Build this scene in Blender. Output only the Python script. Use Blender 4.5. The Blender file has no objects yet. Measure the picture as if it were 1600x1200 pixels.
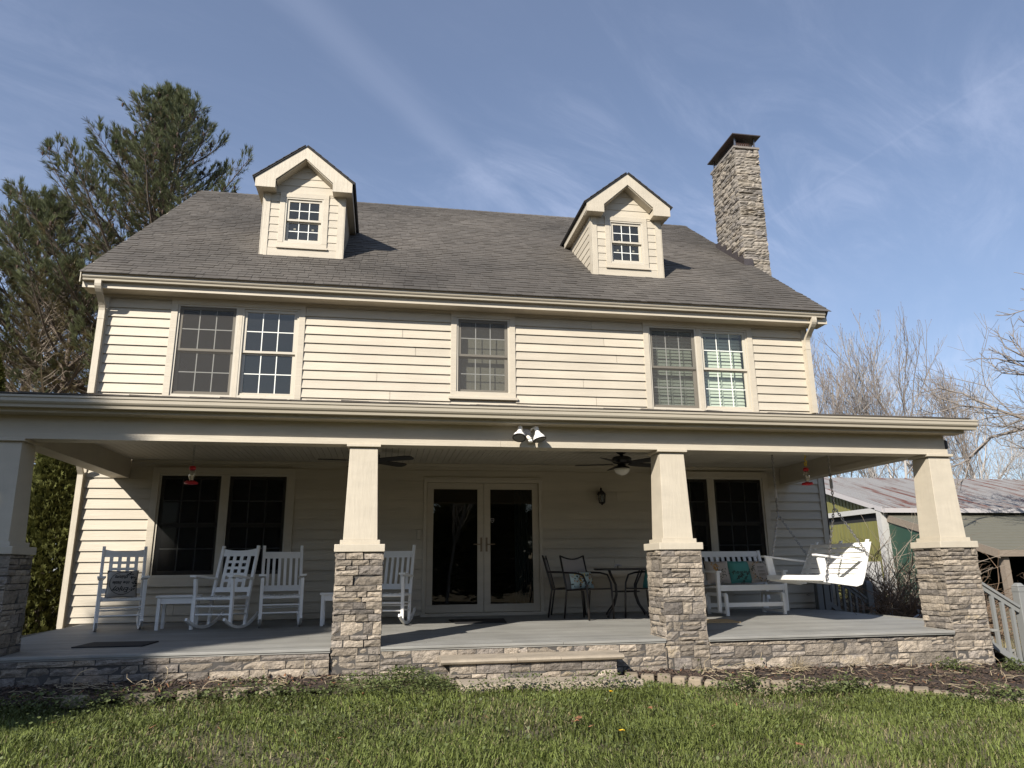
import bpy, bmesh, math, random
import numpy as np
from mathutils import Vector, Matrix
random.seed(7); RNG = np.random.default_rng(11)
SC = bpy.context.scene; COL = SC.collection
R = math.radians

# ------------------------------------------------------------------ camera
cam_d = bpy.data.cameras.new('camera'); cam = bpy.data.objects.new('camera', cam_d); COL.objects.link(cam)
CY, CP, CR = 0.1743, 0.2496, -0.0111
fwd = Vector((math.sin(CY)*math.cos(CP), math.cos(CY)*math.cos(CP), math.sin(CP)))
rt = Vector((math.cos(CY), -math.sin(CY), 0)); up = rt.cross(fwd)
rt2 = rt*math.cos(CR)+up*math.sin(CR); up2 = -rt*math.sin(CR)+up*math.cos(CR)
M = Matrix((rt2, up2, -fwd)).transposed().to_4x4(); M.translation = Vector((3.2796, -7.9335, 0.7118))
cam.matrix_world = M
cam_d.sensor_width = 36; cam_d.lens = 1127.8/1600*36; cam_d.clip_start = .05; cam_d.clip_end = 2000
SC.camera = cam

# ------------------------------------------------------------------ light
SUN_EL, SUN_AZ = 32.5, 40.0           # azimuth: degrees to the left of the house front's normal
s_dir = Vector((-math.sin(R(SUN_AZ))*math.cos(R(SUN_EL)), -math.cos(R(SUN_AZ))*math.cos(R(SUN_EL)), math.sin(R(SUN_EL))))
sun_d = bpy.data.lights.new('sun', 'SUN'); sun_d.energy = 5.0; sun_d.angle = R(.53); sun_d.color = (1, .93, .83)
sun = bpy.data.objects.new('sun', sun_d); COL.objects.link(sun)
sun.rotation_euler = s_dir.to_track_quat('Z', 'Y').to_euler(); sun.location = (-20, -25, 30)

W = bpy.data.worlds.new('World'); SC.world = W; W.use_nodes = True
nt = W.node_tree; N = nt.nodes; L = nt.links
for n in list(N): N.remove(n)
def nd(tree, typ, **kw):
    n = tree.nodes.new(typ)
    for k, v in kw.items(): setattr(n, k, v)
    return n
def mth(tree, op, a, b=None, c=None):
    n = tree.nodes.new('ShaderNodeMath'); n.operation = op
    for i, v in enumerate((a, b, c)):
        if v is None: continue
        if isinstance(v, (int, float)): n.inputs[i].default_value = v
        else: tree.links.new(v, n.inputs[i])
    return n.outputs[0]
sky = nd(nt, 'ShaderNodeTexSky', sky_type='NISHITA', sun_disc=False)
sky.sun_elevation = R(SUN_EL); sky.sun_rotation = R(180+SUN_AZ); sky.air_density = 1.1; sky.dust_density = .35; sky.ozone_density = 5.0
tc = nd(nt, 'ShaderNodeTexCoord'); sep = nd(nt, 'ShaderNodeSeparateXYZ'); L.new(tc.outputs['Generated'], sep.inputs[0])
zz = mth(nt, 'ADD', mth(nt, 'MAXIMUM', sep.outputs['Z'], 0.0), .18)
px = mth(nt, 'DIVIDE', sep.outputs['X'], zz); py = mth(nt, 'DIVIDE', sep.outputs['Y'], zz)
def rotst(ang, sx, sy, seed):
    ca, sa = math.cos(R(ang)), math.sin(R(ang))
    u = mth(nt, 'ADD', mth(nt, 'MULTIPLY', px, ca*sx), mth(nt, 'MULTIPLY', py, sa*sx))
    v = mth(nt, 'ADD', mth(nt, 'MULTIPLY', px, -sa*sy), mth(nt, 'MULTIPLY', py, ca*sy))
    cb = nd(nt, 'ShaderNodeCombineXYZ'); L.new(u, cb.inputs[0]); L.new(v, cb.inputs[1]); cb.inputs[2].default_value = seed
    return cb.outputs[0]
def nz(vec, scale, det, rough=.6, dist=0.):
    n = nd(nt, 'ShaderNodeTexNoise'); n.inputs['Scale'].default_value = scale; n.inputs['Detail'].default_value = det
    n.inputs['Roughness'].default_value = rough; n.inputs['Distortion'].default_value = dist; L.new(vec, n.inputs['Vector']); return n.outputs['Fac']
def rng(v, a, b):
    n = nd(nt, 'ShaderNodeMapRange', interpolation_type='SMOOTHSTEP'); L.new(v, n.inputs['Value'])
    n.inputs['From Min'].default_value = a; n.inputs['From Max'].default_value = b; return n.outputs[0]
c1 = rng(nz(rotst(44, .55, 2.2, 1.3), 1.5, 9, .62, .5), .34, .84)
c2 = rng(nz(rotst(35, 1.0, 2.6, 4.1), 2.0, 10, .66, 1.2), .38, .86)
big = rng(nz(rotst(20, 1., 1., 2.2), .8, 3, .5), .34, .66)
def trail(ang, off, w, amp):
    ca, sa = math.cos(R(ang)), math.sin(R(ang))
    d = mth(nt, 'ADD', mth(nt, 'MULTIPLY', px, -sa), mth(nt, 'MULTIPLY', py, ca))
    wob = mth(nt, 'MULTIPLY', mth(nt, 'SUBTRACT', nz(rotst(ang, .8, .8, off), 1.2, 4), .5), w*1.2)
    d = mth(nt, 'ABSOLUTE', mth(nt, 'ADD', mth(nt, 'SUBTRACT', d, off), wob))
    return mth(nt, 'MULTIPLY', rng(d, w, 0.0), amp)
cl = mth(nt, 'ADD', mth(nt, 'MULTIPLY', mth(nt, 'ADD', mth(nt, 'MULTIPLY', c1, .03), mth(nt, 'MULTIPLY', c2, .34)), big), .135)
cl = mth(nt, 'ADD', cl, trail(47, .719, .05, .065))
cl = mth(nt, 'ADD', cl, trail(-71.2, 1.1457, .008, .025))
hor = rng(sep.outputs['Z'], .62, .05)
cl = mth(nt, 'ADD', cl, mth(nt, 'MULTIPLY', hor, .16))
cl = mth(nt, 'MINIMUM', cl, .7)
mx = nd(nt, 'ShaderNodeMix', data_type='RGBA'); L.new(cl, mx.inputs['Factor']); L.new(sky.outputs[0], mx.inputs['A'])
mx.inputs['B'].default_value = (7.2, 7.8, 10.0, 1)
bg = nd(nt, 'ShaderNodeBackground'); L.new(mx.outputs['Result'], bg.inputs['Color']); bg.inputs['Strength'].default_value = .076
wo = nd(nt, 'ShaderNodeOutputWorld'); L.new(bg.outputs[0], wo.inputs[0])

SC.view_settings.view_transform = 'Standard'; SC.view_settings.look = 'None'
SC.view_settings.exposure = 0.63; SC.view_settings.gamma = 1; SC.view_settings.use_curve_mapping = False
SC.cycles.max_bounces = 8; SC.cycles.transparent_max_bounces = 24; SC.cycles.diffuse_bounces = 3; SC.cycles.glossy_bounces = 3
SC.cycles.caustics_reflective = False; SC.cycles.caustics_refractive = False

# ------------------------------------------------------------------ materials
def mat(name, col, rough=.6, var=.12, scale=(6, 6, 6), bump=0., bscale=None, rnd=0., isl=0., spec=.5, ramp=None, metal=0., patch=0., pscale=.7, coat=0., trans=0.):
    m = bpy.data.materials.new(name); m.use_nodes = True; t = m.node_tree; b = t.nodes['Principled BSDF']
    b.inputs['Roughness'].default_value = rough; b.inputs['Specular IOR Level'].default_value = spec; b.inputs['Metallic'].default_value = metal
    if coat: b.inputs['Coat Weight'].default_value = coat
    tcn = nd(t, 'ShaderNodeTexCoord'); geo = nd(t, 'ShaderNodeNewGeometry')
    def mp(s):
        n = nd(t, 'ShaderNodeMapping'); n.inputs['Scale'].default_value = s; t.links.new(geo.outputs['Position'], n.inputs['Vector']); return n.outputs[0]
    def no(s, det=5, rough=.6):
        n = nd(t, 'ShaderNodeTexNoise'); n.inputs['Scale'].default_value = 1; n.inputs['Detail'].default_value = det; n.inputs['Roughness'].default_value = rough
        t.links.new(mp(s), n.inputs['Vector']); return n.outputs['Fac']
    n1 = no(scale)
    val = mth(t, 'MULTIPLY_ADD', mth(t, 'SUBTRACT', n1, .5), var*2.4, 1.0)
    if patch:
        val = mth(t, 'MULTIPLY', val, mth(t, 'MULTIPLY_ADD', mth(t, 'SUBTRACT', no((pscale,)*3, 4), .5), patch*3, 1.0))
    r = None
    if rnd or isl or ramp:
        oi = nd(t, 'ShaderNodeObjectInfo')
        r = mth(t, 'FRACT', mth(t, 'ADD', oi.outputs['Random'], geo.outputs['Random Per Island']))
        amt = max(rnd, isl)
        val = mth(t, 'MULTIPLY', val, mth(t, 'MULTIPLY_ADD', mth(t, 'SUBTRACT', r, .5), amt*2, 1.0))
    if ramp:
        cr = nd(t, 'ShaderNodeValToRGB'); cr.color_ramp.interpolation = 'LINEAR'
        r2 = mth(t, 'FRACT', mth(t, 'MULTIPLY', r, 7.31))
        e = cr.color_ramp.elements
        while len(e) < len(ramp): e.new(.5)
        for el, (p, c) in zip(e, ramp): el.position = p; el.color = (*c, 1)
        mixr = mth(t, 'ADD', mth(t, 'MULTIPLY', r2, .8), mth(t, 'MULTIPLY', no((9, 9, 13), 3), .2))
        t.links.new(mixr, cr.inputs[0]); csrc = cr.outputs[0]
    else:
        rgb = nd(t, 'ShaderNodeRGB'); rgb.outputs[0].default_value = (*col, 1); csrc = rgb.outputs[0]
    vm = nd(t, 'ShaderNodeVectorMath', operation='SCALE'); t.links.new(csrc, vm.inputs[0]); t.links.new(val, vm.inputs['Scale'])
    t.links.new(vm.outputs[0], b.inputs['Base Color'])
    if trans:
        b.inputs['Subsurface Weight'].default_value = 0
        tr = nd(t, 'ShaderNodeBsdfTranslucent'); t.links.new(vm.outputs[0], tr.inputs['Color'])
        ms = nd(t, 'ShaderNodeMixShader'); ms.inputs[0].default_value = trans
        t.links.new(b.outputs[0], ms.inputs[1]); t.links.new(tr.outputs[0], ms.inputs[2])
        t.links.new(ms.outputs[0], t.nodes['Material Output'].inputs['Surface'])
    if bump:
        bn = nd(t, 'ShaderNodeBump'); bn.inputs['Strength'].default_value = 1; bn.inputs['Distance'].default_value = bump
        t.links.new(no(bscale or scale, 7, .65), bn.inputs['Height']); t.links.new(bn.outputs[0], b.inputs['Normal'])
    return m
CREAM = (.475, .425, .338)
M_ = dict(
 siding=mat('siding_paint', CREAM, .58, .13, (1.2, 6, 14), .0036, (3, 24, 50), rnd=.06, patch=.10, pscale=1.1),
 trim=mat('trim_paint', CREAM, .55, .11, (3, 3, 9), .0045, (26, 26, 2.6), rnd=.02, patch=.09, pscale=1.7),
 trimh=mat('trim_paint_horizontal', CREAM, .55, .11, (2, 6, 9), .004, (2.6, 26, 30), patch=.09, pscale=1.3),
 gutter=mat('gutter_metal', (.39, .35, .275), .33, .05, (3, 3, 20), .0007, (1.2, 9, 9), spec=.5),
 vinyl=mat('window_vinyl', (.50, .46, .38), .4, .03),
 muntin=mat('grille_white', (.78, .79, .74), .4, .03),
 shingle=mat('roof_shingle', (.2, .19, .18), .92, .3, (60, 60, 60), .003, (90, 90, 90), rnd=.09, patch=.62, pscale=.38,
     ramp=[(0, (.072, .063, .054)), (.35, (.079, .070, .060)), (.7, (.086, .077, .067)), (1, (.074, .066, .057))]),
 stone=mat('ledge_stone', (.35, .31, .27), .92, .62, (19, 19, 30), .03, (34, 34, 44), rnd=.32,
     ramp=[(0, (0.221, 0.189, 0.156)), (.2, (0.281, 0.240, 0.191)), (.4, (0.340, 0.286, 0.223)), (.58, (0.178, 0.158, 0.140)), (.74, (0.367, 0.311, 0.242)), (.86, (0.243, 0.214, 0.186)), (.94, (0.367, 0.296, 0.195)), (1, (0.389, 0.270, 0.140))]),
 cstone=mat('chimney_stone', (.38, .35, .31), .92, .38, (15, 15, 30), .01, (30, 30, 50), rnd=.18,
     ramp=[(0, (.22, .195, .165)), (.3, (.27, .24, .20)), (.55, (.20, .182, .165)), (.8, (.31, .27, .22)), (1, (.255, .225, .175))]),
 mortar=mat('mortar', (.07, .065, .06), .95, .2, (30, 30, 30)),
 lime=mat('limestone_slab', (.30, .255, .195), .85, .25, (9, 9, 9), .003, (40, 40, 40), patch=.2, pscale=3),
 deck=mat('deck_board', (.24, .236, .217), .65, .3, (1.4, 45, 10), .0015, (3, 90, 20), rnd=.10, patch=.22, pscale=1.6),
 ceil=mat('ceiling_beadboard', (.47, .43, .35), .6, .05, (9, 1, 9), rnd=.03),
 white=mat('white_paint', (.84, .83, .80), .45, .05, (8, 8, 8), .0005, (40, 40, 40)),
 woven=mat('woven_seat', (.72, .71, .67), .7, .12, (60, 60, 60)),
 dark=mat('dark_bronze', (.018, .014, .012), .45, .2),
 fan=mat('fan_black', (.012, .011, .011), .4, .1),
 sling=mat('sling_fabric', (.31, .275, .245), .85, .12, (120, 120, 120)),
 greyrail=mat('grey_rail_paint', (.13, .135, .135), .5, .08, (6, 6, 2)),
 greyrailL=mat('grey_baluster_paint', (.20, .205, .20), .5, .08, (6, 6, 2)),
 room=mat('dark_room', (.055, .05, .045), .9, .1),
 blind=mat('white_blind', (.70, .745, .65), .5, .04),
 shade=mat('roller_shade', (.52, .47, .40), .9, .05),
 curtain=mat('grey_curtain', (.5, .5, .48), .9, .1, (30, 2, 2)),
 curtaind=mat('dark_teal_curtain', (.04, .075, .085), .9, .2, (30, 2, 2)),
 black=mat('black_rubber', (.013, .013, .014), .8, .2),
 rust_flash=mat('flashing_metal', (.07, .06, .06), .5, .3, (8, 8, 8), metal=.3),
 steel=mat('galvanised_chain', (.34, .33, .32), .35, .1, metal=.9),
 red=mat('red_plastic', (.55, .015, .025), .3, .06),
 yellow=mat('yellow_plastic', (.75, .55, .04), .4, .06),
 terracotta=mat('terracotta', (.36, .19, .13), .9, .2),
 bark=mat('pine_bark', (.11, .085, .065), .95, .35, (8, 8, 3), .02, (14, 14, 6)),
 deadwood=mat('dead_twig', (.30, .25, .20), .95, .25, (4, 4, 4)),
 birch=mat('pale_bark', (.38, .355, .33), .9, .35, (4, 4, 2), isl=.12),
 twig=mat('bare_twig', (.23, .20, .175), .9, .25, (3, 3, 3)),
 bud=mat('bud', (.16, .075, .05), .8, .2),
 needle=mat('pine_needle', (.165, .185, .10), .6, .35, (1.6, 1.6, 1.6), isl=.45, trans=.25),
 needleb=mat('pine_needle_browned', (.16, .135, .068), .7, .3, (1.2, 1.2, 1.2), isl=.3, trans=.2),
 cone=mat('pine_cone', (.05, .028, .018), .85, .2),
 arbor=mat('arborvitae_leaf', (.092, .098, .028), .9, .3, (2, 2, 2), isl=.4, trans=.2, spec=.2),
 grass=mat('grass_blade', (.132, .16, .042), .6, .35, (2.3, 2.3, 2.3), isl=.5, trans=.3, patch=.42, pscale=1.3, spec=.3),
 grassdry=mat('dry_blade', (.27, .235, .125), .7, .2, isl=.3, trans=.3),
 weed=mat('weed_leaf', (.11, .135, .045), .6, .2, isl=.35, trans=.3),
 lawn=mat('lawn_soil', (.105, .09, .05), .95, .4, (9, 9, 9), .02, (30, 30, 30), patch=.3, pscale=.6),
 mulch=mat('mulch', (.045, .03, .022), .95, .5, (40, 40, 40), .03, (60, 60, 60)),
 chip=mat('mulch_chip', (.06, .04, .028), .9, .2, isl=.6),
 straw=mat('dry_stem', (.32, .26, .17), .85, .2, isl=.3),
 thorn=mat('brown_twig', (.17, .115, .075), .9, .3, (4, 4, 4), isl=.3),
 deadleaf=mat('dead_leaf', (.22, .10, .045), .8, .2, isl=.3),
 edge=mat('edging_block', (.22, .18, .13), .95, .3, (12, 12, 12), .006, (40, 40, 40), rnd=.15),
 olive=mat('olive_metal', (.155, .15, .05), .5, .12, (3, 3, .6), rnd=.05),
 dkgreen=mat('dark_green_metal', (.02, .055, .035), .5, .12, (3, 3, .6)),
 leanroof=mat('green_grey_roofing', (.125, .12, .09), .85, .18, (2, 12, 3), .003, (3, 30, 3)),
 whitetrim=mat('white_weathered', (.42, .415, .40), .6, .1, (8, 8, 8)),
 wood=mat('weathered_wood', (.20, .165, .13), .85, .25, (3, 20, 20)),
 dandelion=mat('dandelion', (.80, .50, .02), .7, .1),
 teal=mat('teal_fabric', (.07, .25, .21), .85, .12, (30, 30, 30)),
 linen=mat('linen_fabric', (.42, .36, .30), .9, .08, (80, 80, 80)),
 burlap=mat('grey_burlap', (.36, .33, .29), .9, .1, (90, 90, 90)),
 ink=mat('ink_print', (.012, .012, .013), .8, .05),
 inkg=mat('printed_leaf', (.035, .05, .035), .8, .1),
 inko=mat('printed_flower', (.42, .22, .05), .8, .2),
 floral=mat('floral_ground', (.45, .55, .52), .85, .1),
 tanmat=mat('tan_mat', (.50, .34, .17), .95, .2, (60, 60, 60)),
 frost=mat('frosted_glass', (.78, .75, .68), .25, .03),
 bag=mat('plastic_bag', (.62, .66, .72), .35, .2, (6, 6, 6)),
 bagb=mat('blue_plastic', (.05, .09, .30), .35, .2),
 lens=mat('lamp_lens', (.16, .15, .13), .15, .2),
 bronze=mat('bronze_handle', (.22, .165, .11), .4, .1, metal=.4),
 greym=mat('grey_metal', (.42, .40, .40), .4, .05),
)
# rusty galvanised roofing
m = mat('rusty_tin', (.5, .5, .5), .45, .1, metal=0.); t = m.node_tree; b = t.nodes['Principled BSDF']
g = nd(t, 'ShaderNodeNewGeometry'); mp = nd(t, 'ShaderNodeMapping'); mp.inputs['Scale'].default_value = (1.5, .16, .3); t.links.new(g.outputs['Position'], mp.inputs[0])
n1 = nd(t, 'ShaderNodeTexNoise'); n1.inputs['Scale'].default_value = 1.6; n1.inputs['Detail'].default_value = 7; n1.inputs['Roughness'].default_value = .7; t.links.new(mp.outputs[0], n1.inputs['Vector'])
cr = nd(t, 'ShaderNodeValToRGB'); t.links.new(n1.outputs['Fac'], cr.inputs[0]); e = cr.color_ramp.elements; e.new(.5); e.new(.6)
for el, (p, c) in zip(e, [(.46, (.225, .22, .215)), (.55, (.18, .16, .15)), (.61, (.13, .06, .042)), (.75, (.09, .032, .024))]): el.position = p; el.color = (*c, 1)
t.links.new(cr.outputs[0], b.inputs['Base Color']); M_['rusty'] = m
# window glass: reflection + see-through
def glass(name, tint, lo, hi, rough=0., dust=.0):
    m = bpy.data.materials.new(name); m.use_nodes = True; t = m.node_tree
    for n in list(t.nodes): t.nodes.remove(n)
    tr = nd(t, 'ShaderNodeBsdfTransparent'); tr.inputs[0].default_value = (*tint, 1)
    gl = nd(t, 'ShaderNodeBsdfGlossy'); gl.inputs['Roughness'].default_value = rough; gl.inputs[0].default_value = (1, .93, .80, 1)
    fr = nd(t, 'ShaderNodeLayerWeight'); fr.inputs[0].default_value = .5
    f = mth(t, 'MULTIPLY_ADD', mth(t, 'POWER', fr.outputs['Facing'], 3), hi-lo, lo)
    ms = nd(t, 'ShaderNodeMixShader'); t.links.new(f, ms.inputs[0]); t.links.new(tr.outputs[0], ms.inputs[1]); t.links.new(gl.outputs[0], ms.inputs[2])
    df = nd(t, 'ShaderNodeBsdfDiffuse'); df.inputs[0].default_value = (.40, .40, .37, 1); m2 = nd(t, 'ShaderNodeMixShader'); m2.inputs[0].default_value = dust
    t.links.new(ms.outputs[0], m2.inputs[1]); t.links.new(df.outputs[0], m2.inputs[2]); ms = m2
    o = nd(t, 'ShaderNodeOutputMaterial'); t.links.new(ms.outputs[0], o.inputs[0]); return m
M_['glass'] = glass('window_glass', (.80, .84, .80), .095, .9, dust=.035)
M_['glassd'] = glass('door_glass', (.40, .42, .41), .045, .9, dust=.012)
M_['clear'] = glass('clear_glass', (.72, .75, .76), .25, .9)
def screen(name, col, a):
    m = bpy.data.materials.new(name); m.use_nodes = True; t = m.node_tree
    for n in list(t.nodes): t.nodes.remove(n)
    tr = nd(t, 'ShaderNodeBsdfTransparent'); df = nd(t, 'ShaderNodeBsdfDiffuse'); df.inputs[0].default_value = (*col, 1)
    ms = nd(t, 'ShaderNodeMixShader'); ms.inputs[0].default_value = a; t.links.new(tr.outputs[0], ms.inputs[1]); t.links.new(df.outputs[0], ms.inputs[2])
    o = nd(t, 'ShaderNodeOutputMaterial'); t.links.new(ms.outputs[0], o.inputs[0]); return m
M_['screen'] = screen('insect_screen', (.075, .07, .064), .5)
M_['screen_shaded'] = screen('shaded_insect_screen', (.018, .018, .018), .78)  # darker screen copy for the lower windows, porch shade put into its colour

# ------------------------------------------------------------------ helpers
def off(o):
    v = Vector((0, 0, 0))
    while o is not None: v = v + o.location; o = o.parent
    return v
class MB:
    def __init__(s): s.v = []; s.f = []
    def add(s, vs, fs):
        n = len(s.v); s.v += [tuple(v) for v in vs]; s.f += [tuple(i+n for i in f) for f in fs]; return s
    def box(s, x0, x1, y0, y1, z0, z1):
        return s.add([(x0,y0,z0),(x1,y0,z0),(x1,y1,z0),(x0,y1,z0),(x0,y0,z1),(x1,y0,z1),(x1,y1,z1),(x0,y1,z1)],
            [(0,3,2,1),(4,5,6,7),(0,1,5,4),(1,2,6,5),(2,3,7,6),(3,0,4,7)])
    def hexa(s, b, t):
        return s.add(list(b)+list(t), [(0,3,2,1),(4,5,6,7),(0,1,5,4),(1,2,6,5),(2,3,7,6),(3,0,4,7)])
    def bar(s, a, b, w, h, up=(0, 0, 1)):
        a = Vector(a); b = Vector(b); d = (b-a).normalized(); u = Vector(up)
        if abs(d.dot(u)) > .98: u = Vector((0, 1, 0))
        sd = d.cross(u).normalized(); u = sd.cross(d)
        q = [(-w/2,-h/2),(w/2,-h/2),(w/2,h/2),(-w/2,h/2)]
        return s.hexa([a+sd*i+u*j for i, j in q], [b+sd*i+u*j for i, j in q])
    def tube(s, pts, r, n=8, caps=True):
        pts = [Vector(p) for p in pts]; k = len(pts); rs = r if isinstance(r, (list, tuple)) else [r]*k
        base = len(s.v); prev = None
        for i, p in enumerate(pts):
            d = (pts[min(i+1, k-1)]-pts[max(i-1, 0)])
            d = d.normalized() if d.length > 1e-9 else Vector((0, 0, 1))
            if prev is None:
                a = d.cross(Vector((0, 0, 1)) if abs(d.z) < .9 else Vector((1, 0, 0))).normalized()
            else:
                a = prev-d*prev.dot(d); a = a.normalized() if a.length > 1e-6 else d.orthogonal().normalized()
            prev = a; c = d.cross(a)
            for j in range(n):
                t = 2*math.pi*j/n; s.v.append(tuple(p+(a*math.cos(t)+c*math.sin(t))*rs[i]))
        for i in range(k-1):
            for j in range(n):
                q = base+i*n; s.f.append((q+j, q+(j+1) % n, q+n+(j+1) % n, q+n+j))
        if caps:
            s.f.append(tuple(base+j for j in range(n))[::-1]); s.f.append(tuple(base+(k-1)*n+j for j in range(n)))
        return s
    def lathe(s, prof, c=(0, 0, 0), n=16, axis=None):
        c = Vector(c); base = len(s.v); q = axis.to_track_quat('Z', 'Y') if axis else None
        for r, z in prof:
            for j in range(n):
                t = 2*math.pi*j/n; v = Vector((r*math.cos(t), r*math.sin(t), z))
                s.v.append(tuple(c+(q @ v if q else v)))
        for i in range(len(prof)-1):
            for j in range(n):
                b = base+i*n; s.f.append((b+j, b+(j+1) % n, b+n+(j+1) % n, b+n+j))
        s.f.append(tuple(base+j for j in range(n))[::-1]); s.f.append(tuple(base+(len(prof)-1)*n+j for j in range(n)))
        return s
    def prism(s, poly, a, b):
        """poly: list of 3D points; extruded from offset a to offset b (vectors)"""
        k = len(poly); A = Vector(a); B = Vector(b)
        vs = [Vector(p)+A for p in poly]+[Vector(p)+B for p in poly]
        fs = [tuple(range(k))[::-1], tuple(range(k, 2*k))]+[(i, (i+1) % k, k+(i+1) % k, k+i) for i in range(k)]
        return s.add(vs, fs)
    def mesh(s, name, mat, o=(0, 0, 0), smooth=False, fixn=True):
        me = bpy.data.meshes.new(name); o = Vector(o)
        me.from_pydata([tuple(Vector(v)-o) for v in s.v], [], s.f)
        if mat: me.materials.append(mat)
        if fixn:
            bm = bmesh.new(); bm.from_mesh(me); bmesh.ops.recalc_face_normals(bm, faces=bm.faces); bm.to_mesh(me); bm.free()
        if smooth: me.shade_smooth() if hasattr(me, 'shade_smooth') else None
        me.update(); return me
    def build(s, name, mat, parent=None, smooth=False, bevel=0., fixn=True):
        me = s.mesh(name, M_[mat] if isinstance(mat, str) else mat, off(parent) if parent else (0, 0, 0), smooth, fixn)
        o = bpy.data.objects.new(name, me); COL.objects.link(o); o.parent = parent
        if bevel:
            bv = o.modifiers.new('bevel', 'BEVEL'); bv.width = bevel; bv.segments = 2; bv.limit_method = 'ANGLE'; bv.angle_limit = R(40)
        return o
def piece(name, me, parent, loc=(0, 0, 0), rot=None, scale=None):
    o = bpy.data.objects.new(name, me); COL.objects.link(o); o.parent = parent
    o.location = Vector(loc)-(off(parent) if parent else Vector((0, 0, 0)))
    if rot: o.rotation_euler = rot
    if scale: o.scale = scale
    return o
def tag(o, label, cat, group=None, kind=None):
    if label: o['label'] = label
    if cat: o['category'] = cat
    if group: o['group'] = group
    if kind: o['kind'] = kind
    return o
def thing(name, label, cat, loc=(0, 0, 0), rz=0, group=None):
    o = bpy.data.objects.new(name, None); COL.objects.link(o); o.location = loc; o.rotation_euler = (0, 0, rz); o.empty_display_size = .2
    return tag(o, label, cat, group)
def copy_tree(o, parent=None):
    c = o.copy(); COL.objects.link(c); c.parent = parent
    for ch in o.children: copy_tree(ch, c)
    return c
def np_mesh(name, V, tri=None, quad=None, mat=None, parent=None, smooth=False):
    """fast numpy mesh: V (n,3); tri (m,3) and/or quad (k,4)"""
    V = np.asarray(V, dtype=np.float32)
    if parent is not None: V = V-np.array(off(parent), dtype=np.float32)
    me = bpy.data.meshes.new(name); me.vertices.add(len(V)); me.vertices.foreach_set('co', V.ravel())
    tri = np.zeros((0, 3), int) if tri is None else np.asarray(tri); quad = np.zeros((0, 4), int) if quad is None else np.asarray(quad)
    idx = np.concatenate([tri.ravel(), quad.ravel()]).astype(np.int32)
    st = np.concatenate([np.arange(len(tri))*3, len(tri)*3+np.arange(len(quad))*4]).astype(np.int32)
    me.loops.add(len(idx)); me.loops.foreach_set('vertex_index', idx)
    me.polygons.add(len(st)); me.polygons.foreach_set('loop_start', st)
    me.update(calc_edges=True); me.validate()
    if mat: me.materials.append(M_[mat] if isinstance(mat, str) else mat)
    if smooth: me.shade_smooth()
    o = bpy.data.objects.new(name, me); COL.objects.link(o); o.parent = parent
    return o
def scatter(T, P, X, Y, Z):
    """T (k,3) template; P,X,Y,Z (n,3) origin and axes -> (n*k,3)"""
    V = P[:, None, :]+T[None, :, 0:1]*X[:, None, :]+T[None, :, 1:2]*Y[:, None, :]+T[None, :, 2:3]*Z[:, None, :]
    return V.reshape(-1, 3)
def rep(F, n, k):
    F = np.asarray(F); return (F[None]+(np.arange(n)*k)[:, None, None]).reshape(-1, F.shape[1])
def unit(a): return a/np.maximum(np.linalg.norm(a, axis=-1, keepdims=True), 1e-9)
def frames(D):
    D = unit(D); ref = np.where(np.abs(D[:, 2:3]) > .9, np.array([[1., 0, 0]]), np.array([[0, 0, 1.]]))
    X = unit(np.cross(ref, D)); return X, np.cross(D, X), D
# ------------------------------------------------------------------ ground
def gz(x, y):
    x = np.asarray(x, float); y = np.asarray(y, float)
    return -.335-.0187*np.clip(x-3, 0, 32)+.05*np.clip(y, -22, 0)-.02*np.clip(y-4, 0, 30)*(x > 40)+0*x
def gzf(x, y): return float(gz(x, y))
gx = np.unique(np.concatenate([np.linspace(-300, -10, 12), np.linspace(-10, 16, 105), np.linspace(16, 300, 14)]))
gy = np.unique(np.concatenate([np.linspace(-200, -10, 10), np.linspace(-10, 8, 73), np.linspace(8, 500, 16)]))
GX, GY = np.meshgrid(gx, gy); GZ = gz(GX, GY)
near = (GX > -10) & (GX < 16) & (GY > -10) & (GY < -1.3)
GZ = GZ+np.where(near, .02*np.sin(GX*2.1+GY)*np.sin(GY*1.7-GX*.6), 0)-.03
V = np.stack([GX, GY, GZ], -1).reshape(-1, 3); nx = len(gx); ny = len(gy)
ii, jj = np.meshgrid(np.arange(nx-1), np.arange(ny-1)); q0 = (jj*nx+ii).ravel()
lawn = np_mesh('lawn', V, quad=np.stack([q0, q0+1, q0+nx+1, q0+nx], 1), mat='lawn', smooth=True); tag(lawn, None, None, kind='structure')

# ------------------------------------------------------------------ house
D = 3.777; XL, XR = -1.235, 10.92
ROOF_Y0, ROOF_Z0, PITCH = 3.336, 5.198, .7865
RIDGE_Y = 9.2; RIDGE_Z = ROOF_Z0+PITCH*(RIDGE_Y-ROOF_Y0); YB = 2*RIDGE_Y-D
RXL, RXR = -1.43, 11.17
def rz(y): return ROOF_Z0+PITCH*(y-ROOF_Y0)
house = thing('house', 'two storey cream clapboard house with dark shingle roof and two dormers', 'house', (4.84, D, 0))
WIN = [(-.19, 1.89, 3.36, 4.93), (4.29, 5.40, 3.476, 4.985), (7.72, 9.81, 3.35, 4.985), (-.19, 1.89, .53, 2.255), (7.72, 9.84, .53, 2.285)]
DOOR = (3.885, 5.815, 0.02, 2.12)
holes = [(a+.09, b-.09, c+.09, d-.09) for a, b, c, d in WIN]+[(DOOR[0]+.04, DOOR[1]-.04, DOOR[2], DOOR[3]-.04)]
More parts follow.
